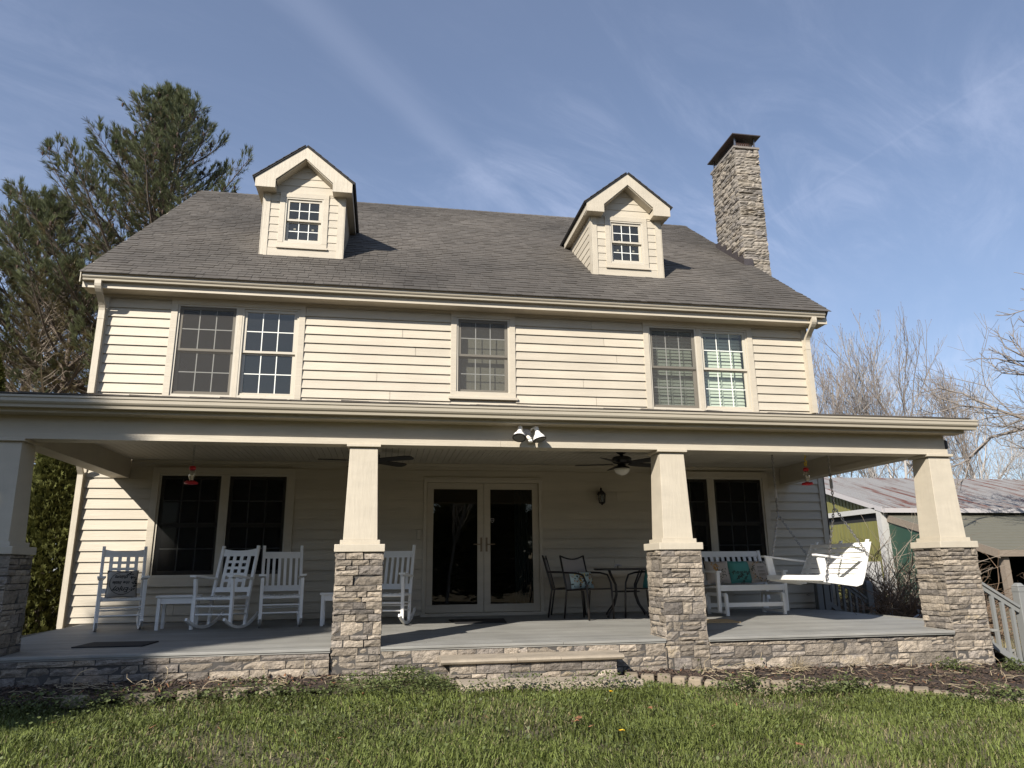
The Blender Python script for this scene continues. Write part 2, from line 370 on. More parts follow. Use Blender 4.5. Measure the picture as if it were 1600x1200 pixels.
def holed(mb, x0, x1, z0, z1, hs, y0, y1):
    xs = sorted({x0, x1, *[h[0] for h in hs], *[h[1] for h in hs]}); zs = sorted({z0, z1, *[h[2] for h in hs], *[h[3] for h in hs]})
    for i in range(len(xs)-1):
        for j in range(len(zs)-1):
            cx = (xs[i]+xs[i+1])/2; cz = (zs[j]+zs[j+1])/2
            if any(h[0] < cx < h[1] and h[2] < cz < h[3] for h in hs): continue
            mb.box(xs[i], xs[i+1], y0, y1, zs[j], zs[j+1])
mb = MB(); holed(mb, XL+.02, XR-.02, -.5, 5.0, holes, D+.002, D+.14)
mb.box(XL+.02, XL+.16, D+.14, YB, -.5, 5.0); mb.box(XR-.16, XR-.02, D+.14, YB, -.5, 5.0); mb.box(XL+.02, XR-.02, YB-.14, YB, -.5, 5.0)
for xa, xb in ((XL+.02, XL+.16), (XR-.16, XR-.02)):
    mb.prism([(xa, D+.1, 5.0), (xa, YB-.1, 5.0), (xa, RIDGE_Y, RIDGE_Z-.25)], (0, 0, 0), (xb-xa, 0, 0))
mb.build('wall', 'trim', house)
mb = MB(); mb.box(XL+.17, XR-.17, D+.15, YB-.15, -.1, -.02); mb.box(XL+.17, XR-.17, D+.15, YB-.15, 2.5, 2.9); mb.box(XL+.17, XR-.17, D+.15, YB-.15, 5.02, 5.12)
mb.box(XL+.17, XR-.17, D+5.0, D+5.1, -.02, 5.02); mb.box(2.9, 3.0, D+.15, D+5, -.02, 5.02); mb.box(6.6, 6.7, D+.15, D+5, -.02, 5.02)
mb.build('interior', 'room', house)
# siding boards: lapped, each piece its own
EXP = .1531
def board(x0, x1, z0, h=.166):
    m = MB(); y = D
    m.hexa([(x0, y-.037, z0), (x1, y-.037, z0), (x1, y-.024, z0+.001), (x0, y-.024, z0+.001)],
           [(x0, y-.010, z0+h), (x1, y-.010, z0+h), (x1, y-.0005, z0+h), (x0, y-.0005, z0+h)])
    m.build('siding_board', 'siding', house)
def split(x0, x1, i):
    """butt joints every so often"""
    L_ = x1-x0
    if L_ < 1.9: return [(x0, x1)]
    c = x0+1.1+((i*1.37) % 1.9); return [(x0, c-.003), (c+.003, x1)] if x1-c > .5 else [(x0, x1)]
def course(z, zones, i, h=.166):
    for a, b in zones:
        for p, q in split(a, b, i): board(p, q, z, h)
cbL, cbR = XL+.115, XR-.115
for k in range(-1, 16):
    z = .0985+EXP*k
    if z+EXP > 2.33: break
    if k == -1: z0, h = .012, .10
    else: z0, h = z, .166
    zt = z0+h-.01; zones = [(cbL, DOOR[0]), (DOOR[1], cbR)]
    def cut(zn, a, b):
        o = []
        for p, q in zn:
            if b <= p or a >= q: o.append((p, q)); continue
            if a-p > .02: o.append((p, a))
            if q-b > .02: o.append((b, q))
        return o
    for w in (WIN[3], WIN[4]):
        if z0+.08 > w[2] and z0+.08 < w[3]: zones = cut(zones, w[0], w[1])
    if z0+.08 > DOOR[3]: zones = [(cbL, cbR)] if not (z0+.08 < 2.255) else cut(cut([(cbL, cbR)], *WIN[3][:2]), *WIN[4][:2])
    course(z0, zones, k+3, h)
for k in range(12):
    z0 = 3.252+.1532*k
    if z0 > 4.95: break
    h = min(.166, 5.0-z0)
    zones = [(cbL, cbR)]
    for w in WIN[:3]:
        if w[2] < z0+.09 < w[3]: zones = cut(zones, w[0], w[1])
    course(z0, zones, k*2+1, h)
# corner boards (two pieces tall)
for xa, xb in ((XL, XL+.115), (XR-.115, XR)):
    MB().box(xa, xb, D-.044, D+.002, -.02, 5.0).build('corner_board', 'trim', house)
MB().box(XL-.004, XL+.02, D-.044, D+.11, -.02, 5.0).build('corner_board', 'trim', house)
MB().box(XR-.02, XR+.004, D-.044, D+.11, -.02, 5.0).build('corner_board', 'trim', house)

def ring(mb, x0, x1, z0, z1, w, y0, y1, wb=None):
    wb = wb or w
    mb.box(x0, x1, y0, y1, z1-w, z1); mb.box(x0, x1, y0, y1, z0, z0+wb)
    mb.box(x0, x0+w, y0, y1, z0+wb, z1-w); mb.box(x1-w, x1, y0, y1, z0+wb, z1-w)
PANE = {}
def pane_mesh(w, h, y, matn):
    k = (round(w, 3), round(h, 3), matn)
    if k not in PANE:
        PANE[k] = MB().add([(-w/2, 0, -h/2), (w/2, 0, -h/2), (w/2, 0, h/2), (-w/2, 0, h/2)], [(0, 1, 2, 3)]).mesh('pane', M_[matn], fixn=False)
    return PANE[k]
def dh_unit(p, x0, x1, z0, z1, y, scr=False, cols=3, rows=2, smat='screen'):
    """one double hung unit in opening x0..x1, z0..z1; y = face of the frame"""
    m = MB(); ring(m, x0, x1, z0, z1, .028, y-.012, y+.10, .035); m.build('window_frame', 'vinyl', p)
    a, b, c, d = x0+.028, x1-.028, z0+.035, z1-.028; mid = (c+d)/2; s = .048
    for up_ in (1, 0):
        ya = y+.012 if up_ else y+.047
        zb, zt = (mid-.012, d) if up_ else (c, mid+.012)
        m = MB(); ring(m, a, b, zb, zt, s, ya, ya+.032, .04 if up_ else .06); m.build('sash', 'vinyl', p, bevel=.003)
        ga, gb, gc, gd = a+s, b-s, zb+(.04 if up_ else .06), zt-s; yg = ya+.016
        w = (gb-ga)/cols; h = (gd-gc)/rows; me = pane_mesh(w, h, yg, 'glass')
        for i in range(cols):
            for j in range(rows): piece('pane', me, p, (ga+w*(i+.5), yg, gc+h*(j+.5)))
        for i in range(1, cols): MB().box(ga+w*i-.0075, ga+w*i+.0075, yg-.009, yg-.003, gc, gd).build('muntin', 'muntin', p)
        for j in range(1, rows): MB().box(ga, gb, yg-.0088, yg-.0032, gc+h*j-.0075, gc+h*j+.0075).build('muntin', 'muntin', p)
    if scr:
        m = MB(); ring(m, x0+.006, x1-.006, z0+.008, z1-.006, .014, y-.006, y+.004); m.build('screen_frame', 'vinyl', p)
        MB().add([(x0+.02, y, z0+.02), (x1-.02, y, z0+.02), (x1-.02, y, z1-.02), (x0+.02, y, z1-.02)], [(0, 1, 2, 3)]).build('screen', smat, p, fixn=False)
def blinds(p, x0, x1, z0, z1, y, sp=.046):
    m = MB(); n = int((z1-z0)/sp); m.box(x0, x1, y-.02, y+.03, z1-.04, z1)
    for i in range(n):
        z = z0+sp*i; c_, q_ = .025*math.cos(R(72)), .029*math.sin(R(72)); m.hexa([(x0, y-c_, z-q_), (x1, y-c_, z-q_), (x1, y+c_, z+q_), (x0, y+c_, z+q_)], [(x0, y-c_-.0025, z-q_+.001), (x1, y-c_-.0025, z-q_+.001), (x1, y+c_-.0025, z+q_+.001), (x0, y+c_-.0025, z+q_+.001)])
    for f in (.2, .5, .8): xx = x0+(x1-x0)*f; m.box(xx-.008, xx+.008, y-.023, y-.0215, z0, z1)
    m.build('blind', 'blind', p)
def casing(o, parent, y0=None, w=.1, name='window', sill=False, dep=.044):
    m = MB(); ring(m, *o[:2], o[2], o[3], w, D-dep, D+.012)
    if sill: m.box(o[0]-.03, o[1]+.03, D-dep-.03, D-dep+.002, o[2]-.03, o[2]+.012)
    return m.build(name, 'trimh', parent, bevel=.003)
def double(o, mull, scr, sill=False, smat='screen'):
    w = casing(o, house, sill=sill)
    a, b, c, d = o[0]+.1, o[1]-.1, o[2]+.03 if False else o[2]+.1, o[3]-.1
    MB().box(mull-.035, mull+.035, D-.03, D+.1, c, d).build('mullion', 'trim', w)
    dh_unit(w, a+.001, mull-.035, c, d, D-.012, scr[0], smat=smat); dh_unit(w, mull+.035, b-.001, c, d, D-.012, scr[1], smat=smat)
    return w
w1 = double((WIN[0][0], WIN[0][1], 3.27, 4.985), .865, (1, 0))
o = WIN[1]; w2 = casing(o, house, sill=True)
dh_unit(w2, o[0]+.101, o[1]-.101, o[2]+.06, o[3]-.1, D-.012, 1); MB().box(o[0]+.13, o[1]-.13, D+.17, D+.175, o[2]+.08, o[3]-.12).build('roller_shade', 'shade', w2)
w3 = double((WIN[2][0], WIN[2][1], 3.27, 4.995), 8.757, (1, 0))
blinds(w3, 7.87, 8.70, 3.38, 4.86, D+.19, .062); blinds(w3, 8.82, 9.67, 3.38, 4.86, D+.19, .062)
w4 = double(WIN[3], .858, (1, 1), True, 'screen_shaded')
w5 = double(WIN[4], 8.782, (1, 1), True, 'screen_shaded')
m = MB()
for i in range(7): m.tube([(8.38+.03*i+.03*math.sin(i), D+.3+.02*(i % 2), 2.1), (8.42+.02*i, D+.3, 1.45), (8.36+.035*i, D+.3+.02*(i % 2), .7)], .024, 6)
m.build('curtain', 'curtain', w5, smooth=True)

# french door
m = MB(); x0, x1, z0, z1 = DOOR
m.box(x0, x0+.055, D-.044, D+.1, z0, z1); m.box(x1-.055, x1, D-.044, D+.1, z0, z1); m.box(x0+.055, x1-.055, D-.044, D+.1, z1-.06, z1); m.box(x0-.02, x1+.02, D-.06, D+.1, z0-.03, z0+.025)
fd = m.build('door_frame', 'trim', house, bevel=.004)
MB().box(x0-.01, x1+.01, D-.05, D-.03, z1+.002, z1+.022).build('drip_cap', 'trimh', fd)
xm = 4.857
for xa, xb, hs in ((x0+.058, xm-.003, 1), (xm+.003, x1-.058, -1)):
    m = MB(); ring(m, xa, xb, z0+.03, z1-.063, .098, D+.005, D+.05, .115); m.build('door_panel', 'trim', fd, bevel=.004)
    w, h = xb-xa-.196, z1-.063-.098-z0-.145
    piece('pane', pane_mesh(w, h, 0, 'glassd'), fd, ((xa+xb)/2, D+.03, z0+.145+h/2))
    m = MB(); ring(m, xa+.090, xb-.090, z0+.137, z1-.153, .012, D+.0, D+.006); m.build('glazing_bead', 'trim', fd)
    hx = xb-.04 if hs > 0 else xa+.04
    m = MB(); m.box(hx-.016, hx+.016, D-.004, D+.005, .97, 1.19); m.tube([(hx, D-.004, 1.08), (hx, D-.05, 1.08), (hx-hs*.012, D-.058, 1.08), (hx-hs*.13, D-.058, 1.085)], .009, 6); m.build('handle', 'bronze', fd)
m = MB()
for i in range(9): m.tube([(5.42+.035*i, D+.25+.02*(i % 2), 2.05), (5.42+.035*i, D+.25+.02*(i % 2), .05)], .02, 6)
m.build('curtain', 'curtaind', fd, smooth=True)
# small shield sticker on the glass
pts = [(-.028, .035), (0, .03), (.028, .035), (.03, -.005), (.018, -.028), (0, -.04), (-.018, -.028), (-.03, -.005)]
m = MB(); k = len(pts)
vs = [(4.998+a, D+.028, 1.462+b) for a, b in pts]+[(4.998+a*.78, D+.028, 1.462+b*.78) for a, b in pts]
m.add(vs, [(i, (i+1) % k, k+(i+1) % k, k+i) for i in range(k)]); m.add([(4.98, D+.028, 1.462), (5.016, D+.028, 1.462), (5.016, D+.028, 1.469), (4.98, D+.028, 1.469)], [(0, 1, 2, 3)])
m.build('sticker', 'greym', fd, fixn=False)
tag(MB().box(3.79, 3.845, D-.045, D-.018, 1.17, 1.31).build('doorbell', 'trim', None, bevel=.006), 'small cream doorbell box beside the french door', 'doorbell')

# upper eave: fascia, soffit, gutter, downspouts
MB().box(RXL, RXR, ROOF_Y0+.115, ROOF_Y0+.145, 4.985, 5.17).build('fascia', 'trimh', house)
MB().box(RXL, RXR, ROOF_Y0+.145, D-.001, 4.995, 5.012).build('soffit', 'trimh', house)
MB().box(XL, XR, D-.048, D-.004, 4.955, 4.994).build('frieze_board', 'trimh', house)
def gutter(x0, x1, yf, zt, name, parent, h=.118, d=.115):
    pr = [(0, 0), (0, -.022), (.010, -.030), (.010, -.062), (.020, -.078), (.036, -.092), (.040, -h), (d, -h), (d, .004), (d-.004, .004), (d-.004, -h+.006), (.046, -h+.006), (.014, -.026), (.014, -.004), (.006, 0)]
    m = MB(); m.prism([(x0, yf+a, zt+b) for a, b in pr], (0, 0, 0), (x1-x0, 0, 0))
    for xe, t in ((x0, -.003), (x1, .003)):
        m.prism([(xe, yf+a, zt+b) for a, b in pr[:8]+[(d, 0)]], (0, 0, 0), (t, 0, 0))
    return m.build(name, 'gutter', parent)
gutter(-1.405, 11.085, ROOF_Y0, 5.198, 'gutter', house)
for sgn, xx in ((1, XL+.05), (-1, XR-.05)):
    m = MB(); w = .092; ys = ROOF_Y0+.07
    path = [(ys, 5.09, 0)]+[(ys+(D-.085-ys)*(.5-.5*math.cos(math.pi*k/9)), 5.03-.34*k/9, 1) for k in range(10)]+[(D-.085, 3.36, 0)]
    for k in range(len(path)-1):
        (ya, za, _), (yb, zb, _) = path[k], path[k+1]
        m.hexa([(xx-w/2, ya-.036, za), (xx+w/2, ya-.036, za), (xx+w/2, ya+.036, za), (xx-w/2, ya+.036, za)], [(xx-w/2, yb-.036, zb), (xx+w/2, yb-.036, zb), (xx+w/2, yb+.036, zb), (xx-w/2, yb+.036, zb)])
    m.box(xx-w/2-.004, xx+w/2+.004, D-.125, D-.045, 4.55, 4.58); m.build('downspout', 'trim', house)
m = MB(); xx = XL+.06; w = .075      # lower downspout below the porch roof at the left corner
path = [(D-.25, 2.33), (D-.16, 2.22), (D-.075, 2.12), (D-.075, -.05)]
for (ya, za), (yb, zb) in zip(path[:-1], path[1:]):
    m.hexa([(xx-w/2, ya-.03, za), (xx+w/2, ya-.03, za), (xx+w/2, ya+.035, za), (xx-w/2, ya+.035, za)], [(xx-w/2, yb-.03, zb), (xx+w/2, yb-.03, zb), (xx+w/2, yb+.035, zb), (xx-w/2, yb+.035, zb)])
m.build('downspout', 'trim', house)

# roof deck + shingles
nn = Vector((0, -PITCH, 1)).normalized(); sl = Vector((0, 1, PITCH)).normalized()
def slab(mb, x0, x1, y0, y1, t, lift=0.):
    a = [Vector((x0, y0, rz(y0))), Vector((x1, y0, rz(y0))), Vector((x1, y1, rz(y1))), Vector((x0, y1, rz(y1)))]
    mb.hexa([v-nn*t for v in a], [v+nn*lift for v in a])
m = MB(); slab(m, RXL, RXR, ROOF_Y0+.03, RIDGE_Y, .12)
bk = [(RXL, RIDGE_Y, RIDGE_Z), (RXR, RIDGE_Y, RIDGE_Z), (RXR, 2*RIDGE_Y-ROOF_Y0, ROOF_Z0), (RXL, 2*RIDGE_Y-ROOF_Y0, ROOF_Z0)]
m.hexa([(x, y, z-.14) for x, y, z in bk], bk)
roof = m.build('roof', 'shingle', house)
MB().hexa(*[[(RXL-.012, ROOF_Y0+.02, rz(ROOF_Y0+.02)-dz), (RXL-.001, ROOF_Y0+.02, rz(ROOF_Y0+.02)-dz), (RXL-.001, RIDGE_Y, RIDGE_Z-dz), (RXL-.012, RIDGE_Y, RIDGE_Z-dz)] for dz in (.18, .004)]).build('rake_board', 'trim', house)
MB().hexa(*[[(RXR+.001, ROOF_Y0+.13, rz(ROOF_Y0+.13)-dz), (RXR+.012, ROOF_Y0+.13, rz(ROOF_Y0+.13)-dz), (RXR+.012, RIDGE_Y, RIDGE_Z-dz), (RXR+.001, RIDGE_Y, RIDGE_Z-dz)] for dz in (.18, .004)]).build('rake_board', 'trim', house)
DORM = [1.645, 7.82]; DW = .725; DY = 4.626
def blocked(x, y):
    z = rz(y)
    for c in DORM:
        if abs(x-c) < DW-.02 and DY < y < 6.15: return True
    return False
SEXP = .142; LS = (RIDGE_Y-ROOF_Y0)/sl.y; shing = []
for r_ in range(int(LS/SEXP)):
    x = RXL-random.uniform(0, .3)
    while x < RXR:
        w = random.choice((.11, .14, .17, .2, .26)); a, b = max(x, RXL-.015), min(x+w-.005, RXR+.015); x += w
        if b-a < .03: continue
        s0 = r_*SEXP-(.035 if r_ == 0 else random.uniform(0, .006)); y = ROOF_Y0+sl.y*(s0+.07)
        if blocked((a+b)/2, y): continue
        shing.append((r_, a, b, s0, random.choice((.007, .010, .014))))
def sh_mb(mb, a, b, s0, t):
    p0 = Vector((0, ROOF_Y0, ROOF_Z0))+sl*s0; p1 = p0+sl*(SEXP+.05)
    X0, X1 = Vector((a, 0, 0)), Vector((b, 0, 0))
    mb.hexa([X0+p0+nn*.001, X1+p0+nn*.001, X1+p1+nn*.0005, X0+p1+nn*.0005], [X0+p0+nn*(t+.004), X1+p0+nn*(t+.004), X1+p1+nn*.003, X0+p1+nn*.003])
campos = M.translation
def dist(s): return (Vector(((s[1]+s[2])/2, ROOF_Y0+sl.y*s[3], ROOF_Z0+sl.z*s[3]))-campos).length/(s[2]-s[1])**.5
shing.sort(key=dist)
for s_ in shing[:290]:
    m = MB(); sh_mb(m, *s_[1:]); m.build('shingle', 'shingle', roof)
m = MB()
for s_ in shing[290:]: sh_mb(m, *s_[1:])
x = RXL
while x < RXR:      # ridge caps
    m.hexa([(x, RIDGE_Y-.14, rz(RIDGE_Y-.14)+.012), (x+.2, RIDGE_Y-.14, rz(RIDGE_Y-.14)+.006), (x+.2, RIDGE_Y+.02, RIDGE_Z+.004), (x, RIDGE_Y+.02, RIDGE_Z+.01)],
           [(x, RIDGE_Y-.14, rz(RIDGE_Y-.14)+.022), (x+.2, RIDGE_Y-.14, rz(RIDGE_Y-.14)+.012), (x+.2, RIDGE_Y+.02, RIDGE_Z+.018), (x, RIDGE_Y+.02, RIDGE_Z+.026)]); x += .15
tag(m.build('shingle', 'shingle', roof, fixn=False), None, None, kind='stuff')

# ------------------------------------------------------------------ dormers
def dormer(xc):
    zb, zt, za = 6.205, 7.46, 8.06; y = DY; S = .8
    m = MB(); hw = DW
    wo = (xc-.34, xc+.34, 6.46, 7.37)
    hs = [wo]
    holed(m, xc-hw+.01, xc+hw-.01, zb-.05, zt, hs, y, y+.1)
    m.prism([(xc-hw+.01, y, zt), (xc+hw-.01, y, zt), (xc, y, zt+(hw-.01)*S)], (0, 0, 0), (0, .1, 0))
    for s in (-1, 1):
        xa = xc+s*(hw-.10); xb = xc+s*(hw-.012)
        m.prism([(min(xa, xb), y+.1, rz(y+.1)-.1), (min(xa, xb), y+.1, zt+.05), (min(xa, xb), 6.35, zt+.05)], (0, 0, 0), (abs(xb-xa), 0, 0))
    m.box(xc-.62, xc+.62, y+.9, y+.95, 6.3, 7.8)
    d = m.build('dormer', 'trim', house)
    # front boards beside the window
    wl, wr = xc-.435, xc+.435
    k = 0; z = 6.36
    MB().box(xc-hw+.12, xc+hw-.12, y-.024, y-.001, zb-.01, 6.352).build('siding_board', 'trimh', d)
    while z < zt-.02:
        h = min(.163, zt-z)
        for a, b in ((xc-hw+.12, wl), (wr, xc+hw-.12)):
            MB().hexa([(a, y-.022, z), (b, y-.022, z), (b, y-.001, z), (a, y-.001, z)], [(a, y-.010, z+h), (b, y-.010, z+h), (b, y-.0005, z+h), (a, y-.0005, z+h)]).build('siding_board', 'siding', d)
        z += .152
    z = zt+.002
    while z < za-.04:
        h = .16; a0 = min(hw-.05, (zt+hw*S-z)/S); a1 = max(.01, min(hw-.05, (zt+hw*S-z-h)/S))
        MB().hexa([(xc-a0, y-.022, z), (xc+a0, y-.022, z), (xc+a0, y-.001, z), (xc-a0, y-.001, z)], [(xc-a1, y-.010, z+h), (xc+a1, y-.010, z+h), (xc+a1, y-.0005, z+h), (xc-a1, y-.0005, z+h)]).build('siding_board', 'siding', d)
        z += .150
    # corner boards and side boards
    for s in (-1, 1):
        xo = xc+s*hw
        MB().box(min(xo, xo-s*.12), max(xo, xo-s*.12), y-.032, y-.0005, zb-.03, zt).build('corner_board', 'trim', d)
        MB().hexa([(min(xo-s*.004, xo+s*.012), y-.032, zb-.03), (max(xo-s*.004, xo+s*.012), y-.032, zb-.03), (max(xo-s*.004, xo+s*.012), y+.09, rz(y+.09)+.01), (min(xo-s*.004, xo+s*.012), y+.09, rz(y+.09)+.01)],
                  [(min(xo-s*.004, xo+s*.012), y-.032, zt), (max(xo-s*.004, xo+s*.012), y-.032, zt), (max(xo-s*.004, xo+s*.012), y+.09, zt), (min(xo-s*.004, xo+s*.012), y+.09, zt)]).build('corner_board', 'trim', d)
        z = zb+.14
        while z < zt:
            h = .163; ya = y+.09
            yb0 = ROOF_Y0+(z-ROOF_Z0)/PITCH+.02; yb1 = ROOF_Y0+(min(z+h, zt)-ROOF_Z0)/PITCH+.02
            if yb0 > ya+.03:
                q = [(xo+s*.012, ya, z), (xo+s*.012, yb0, z), (xo-s*.012, yb0, z), (xo-s*.012, ya, z)]; t_ = [(xo+s*.001, ya, min(z+h, zt)), (xo+s*.001, yb1, min(z+h, zt)), (xo-s*.012, yb1, min(z+h, zt)), (xo-s*.012, ya, min(z+h, zt))]
                MB().hexa(q, t_).build('siding_board', 'siding', d)
            z += .152
    # rake fascia with boxed returns
    yf = 4.376; hw2 = .855; zo, zi = 7.61, 7.43; zap = zo+hw2*S
    out = [(-hw2, zi), (-hw2, zo), (0, zap), (0, zap-.235), (-.505, zo-.012), (-.505, zi)]
    for s in (-1, 1):
        MB().prism([(xc+s*a, yf, b) for a, b in out], (0, 0, 0), (0, .03, 0)).build('rake_board', 'trim', d)
        MB().box(min(xc+s*.505, xc+s*(hw2-.012)), max(xc+s*.505, xc+s*(hw2-.012)), yf+.031, y-.026, zi+.004, zo-.06).build('eave_return', 'trim', d)
        # sloping soffit and side fascia running back
        a = [(xc+s*.50, yf+.031, zo-.03), (xc+s*.50, y-.001, zo-.03), (xc+s*.002, y-.001, zap-.25), (xc+s*.002, yf+.031, zap-.25)]
        MB().hexa(a, [(p, q, r+.012) for p, q, r in a]).build('soffit', 'trim', d)
        ye_ = ROOF_Y0+(zo-ROOF_Z0)/PITCH
        a = [(xc+s*(hw2-.02), yf+.03, zi+.03), (xc+s*hw2, yf+.03, zi+.03), (xc+s*hw2, ye_-.2, zi+.03), (xc+s*(hw2-.02), ye_-.2, zi+.03)]
        MB().hexa(a, [(p, q, zo-.004) for p, q, r in a]).build('fascia', 'trim', d)
        MB().box(min(xc+s*(hw-.0), xc+s*(hw2-.021)), max(xc+s*hw, xc+s*(hw2-.021)), y-.025, ye_-.2, zi+.035, zi+.05).build('soffit', 'trim', d)
        # roof slope: slab plus its own shingles
        yr_ = ROOF_Y0+(zap+.03-ROOF_Z0)/PITCH
        e0 = Vector((xc+s*(hw2+.03), 0, zo-.024)); e1 = Vector((xc, 0, zap)); up_ = Vector((s*S, 0, 1)).normalized()
        a = [e0+Vector((0, yf-.02, 0)), e0+Vector((0, ye_+.1, 0)), e1+Vector((0, yr_+.05, 0)), e1+Vector((0, yf-.02, 0))]
        rp = MB().hexa([v+up_*.004 for v in a], [v+up_*.03 for v in a]).build('roof_panel', 'black', d)
        n_ = 7
        for i in range(n_):
            f0, f1 = i/n_, (i+1.25)/n_; f1 = min(f1, 1)
            p0 = e0.lerp(e1, f0); p1 = e0.lerp(e1, f1); y0_ = yf-.03; y1a = ye_+.1+(yr_-ye_-.05)*f0
            MB().hexa([p0+Vector((0, y0_, 0))+up_*.031, p0+Vector((0, y1a, 0))+up_*.031, p1+Vector((0, y1a, 0))+up_*.031, p1+Vector((0, y0_, 0))+up_*.031],
                      [p0+Vector((0, y0_, 0))+up_*.045, p0+Vector((0, y1a, 0))+up_*.045, p1+Vector((0, y1a, 0))+up_*.036, p1+Vector((0, y0_, 0))+up_*.036]).build('shingle_course', 'shingle', d)
    # window
    m = MB(); ring(m, xc-.435, xc+.435, 6.37, 7.46, .095, y-.036, y+.01); m.build('window_casing', 'trimh', d, bevel=.003)
    MB().box(xc-.45, xc+.45, y-.058, y-.036, 6.35, 6.385).build('sill', 'trimh', d)
    dh_unit(d, xc-.339, xc+.339, 6.465, 7.365, y-.014)
    for dx, dz in ((-.12, 6.98), (-.16, 6.78), (.16, 6.78)):
        MB().box(xc+dx-.02, xc+dx+.02, y+.066, y+.068, dz-.018, dz+.018).build('paper_tag', 'linen', d)
    return d
for c in DORM: dormer(c)

# ------------------------------------------------------------------ stonework
def stone_mesh(w, h, t, matn, rough=.006, nu=None, nv=None, skew=.004):
    """split-face stone: local x across, y outwards (towards -y is the face), z up; centred"""
    nu = nu or max(2, min(5, int(w/.06)+1)); nv = nv or max(2, min(3, int(h/.05)+1))
    vs = []; fs = []; r = random.random
    cs = [[(r()-.5)*2*skew for _ in range(4)] for _ in range(2)]
    tilt = ((r()-.5)*.012, (r()-.5)*.012)
    for j in range(nv+1):
        for i in range(nu+1):
            u, v = i/nu, j/nv; e = i in (0, nu) or j in (0, nv)
            dx = (1-u)*(1-v)*cs[0][0]+u*(1-v)*cs[0][1]+(1-u)*v*cs[0][2]+u*v*cs[0][3]
            dz = (1-u)*(1-v)*cs[1][0]+u*(1-v)*cs[1][1]+(1-u)*v*cs[1][2]+u*v*cs[1][3]
            y = -t+(rough*1.3 if e else 0)+(r()-.5)*2*rough+tilt[0]*(u-.5)+tilt[1]*(v-.5)
            jx = 0 if i in (0, nu) else (r()-.5)*.25*w/nu; jz = 0 if j in (0, nv) else (r()-.5)*.25*h/nv
            vs.append(((u-.5)*w+dx+jx+(r()-.5)*.003, y, (v-.5)*h+dz+jz+(r()-.5)*.003))
    n1 = nu+1
    for j in range(nv):
        for i in range(nu):
            a = j*n1+i; fs.append((a, a+1, a+n1+1, a+n1))
    rim = [i for i in range(n1)]+[j*n1+nu for j in range(1, nv+1)]+[nv*n1+i for i in range(nu-1, -1, -1)]+[j*n1 for j in range(nv-1, 0, -1)]
    b = len(vs)
    for i in rim: x, y, z = vs[i]; vs.append((x, .0, z))
    k = len(rim)
    for i in range(k): fs.append((rim[i], b+i, b+(i+1) % k, rim[(i+1) % k]))
    me = bpy.data.meshes.new('stone'); me.from_pydata(vs, [], fs); me.materials.append(M_[matn]); me.update(); return me
def layout(W, H, hs, wmin, wmax, sub=.25):
    """courses of stones: (u0,u1,v0,v1)"""
    out = []; v = 0; prev = []
    while v < H-.005:
        h = random.choice(hs)
        if H-v-h < min(hs)*.6: h = H-v
        u = 0; edges = []
        while u < W-.005:
            w = random.uniform(wmin, wmax)*(1.25 if h < .075 else 1)
            if any(abs(u+w-e) < .03 for e in prev): w += .045
            if W-u-w < wmin*.75: w = W-u
            if h > .09 and random.random() < sub and w > .15:
                c = h*random.uniform(.4, .6); out += [(u, u+w, v, v+c)]
                if w > .24: s = w*random.uniform(.35, .65); out += [(u, u+s, v+c, v+h), (u+s, u+w, v+c, v+h)]
                else: out += [(u, u+w, v+c, v+h)]
            else: out.append((u, u+w, v, v+h))
            u += w; edges.append(u)
        prev = edges; v += h
    return out
def stone_face(parent, o, ang, W, H, hs, wmin, wmax, matn='stone', prot=(.012, .034), gap=.009, name='stone', taper=None, sub=.34, rough=.0065, skip=None):
    """o: lower left corner seen from outside; ang: rotation about z (0 = faces -y)"""
    c, s = math.cos(ang), math.sin(ang); n = 0
    for u0, u1, v0, v1 in layout(W, H, hs, wmin, wmax, sub):
        um, vm = (u0+u1)/2, (v0+v1)/2
        if skip and skip(um, vm, v0): continue
        f = 1.
        if taper: f = 1-taper*vm/H
        uc = (um-W/2)*f+W/2
        me = stone_mesh((u1-u0)*f-gap, v1-v0-gap, random.uniform(*prot), matn, rough)
        piece(name, me, parent, (o[0]+c*uc, o[1]+s*uc, o[2]+vm), rot=(0, 0, ang)); n += 1
    return n
# chimney
CX0, CX1, CY0, CY1, CZ = 11.03, 11.64, 5.89, 7.10, 10.17
ch = MB().box(CX0+.025, CX1-.025, CY0+.025, CY1-.025, -.5, CZ-.02).build('chimney', 'mortar', house)
zf = rz(CY0)-.55
stone_face(ch, (CX0, CY0+.025, zf), 0, CX1-CX0, CZ-zf, (.05, .065, .08, .1), .12, .36, 'cstone', (.02, .055), .008, rough=.012, sub=.1)
zl = rz(CY0)-.1
stone_face(ch, (CX0+.025, CY1, zl), -math.pi/2, CY1-CY0, CZ-zl, (.06, .075, .09, .11), .16, .42, 'cstone', (.02, .055), .008, rough=.012, sub=.08,
           skip=lambda u, v, v0: zl+v < rz(CY1-u)-.08)
MB().box(CX0-.02, CX1+.02, CY0-.02, CY1+.02, CZ-.02, CZ+.03).build('crown', 'cstone', ch)
for i in range(5):
    y0 = CY0-.02+i*.25; zz0 = rz(y0)
    MB().hexa([(CX0-.045, y0, zz0-.02), (CX0-.035, y0, zz0-.02), (CX0-.035, y0+.25, rz(y0+.25)-.02), (CX0-.045, y0+.25, rz(y0+.25)-.02)],
              [(CX0-.045, y0, zz0+.25), (CX0-.035, y0, zz0+.25), (CX0-.035, y0+.25, rz(y0+.25)+.1), (CX0-.045, y0+.25, rz(y0+.25)+.1)]).build('flashing', 'rust_flash', ch)
MB().box(CX0-.05, CX0+.17, CY0-.048, CY0-.038, rz(CY0-.04)-.02, rz(CY0)+.13).build('flashing', 'rust_flash', ch)
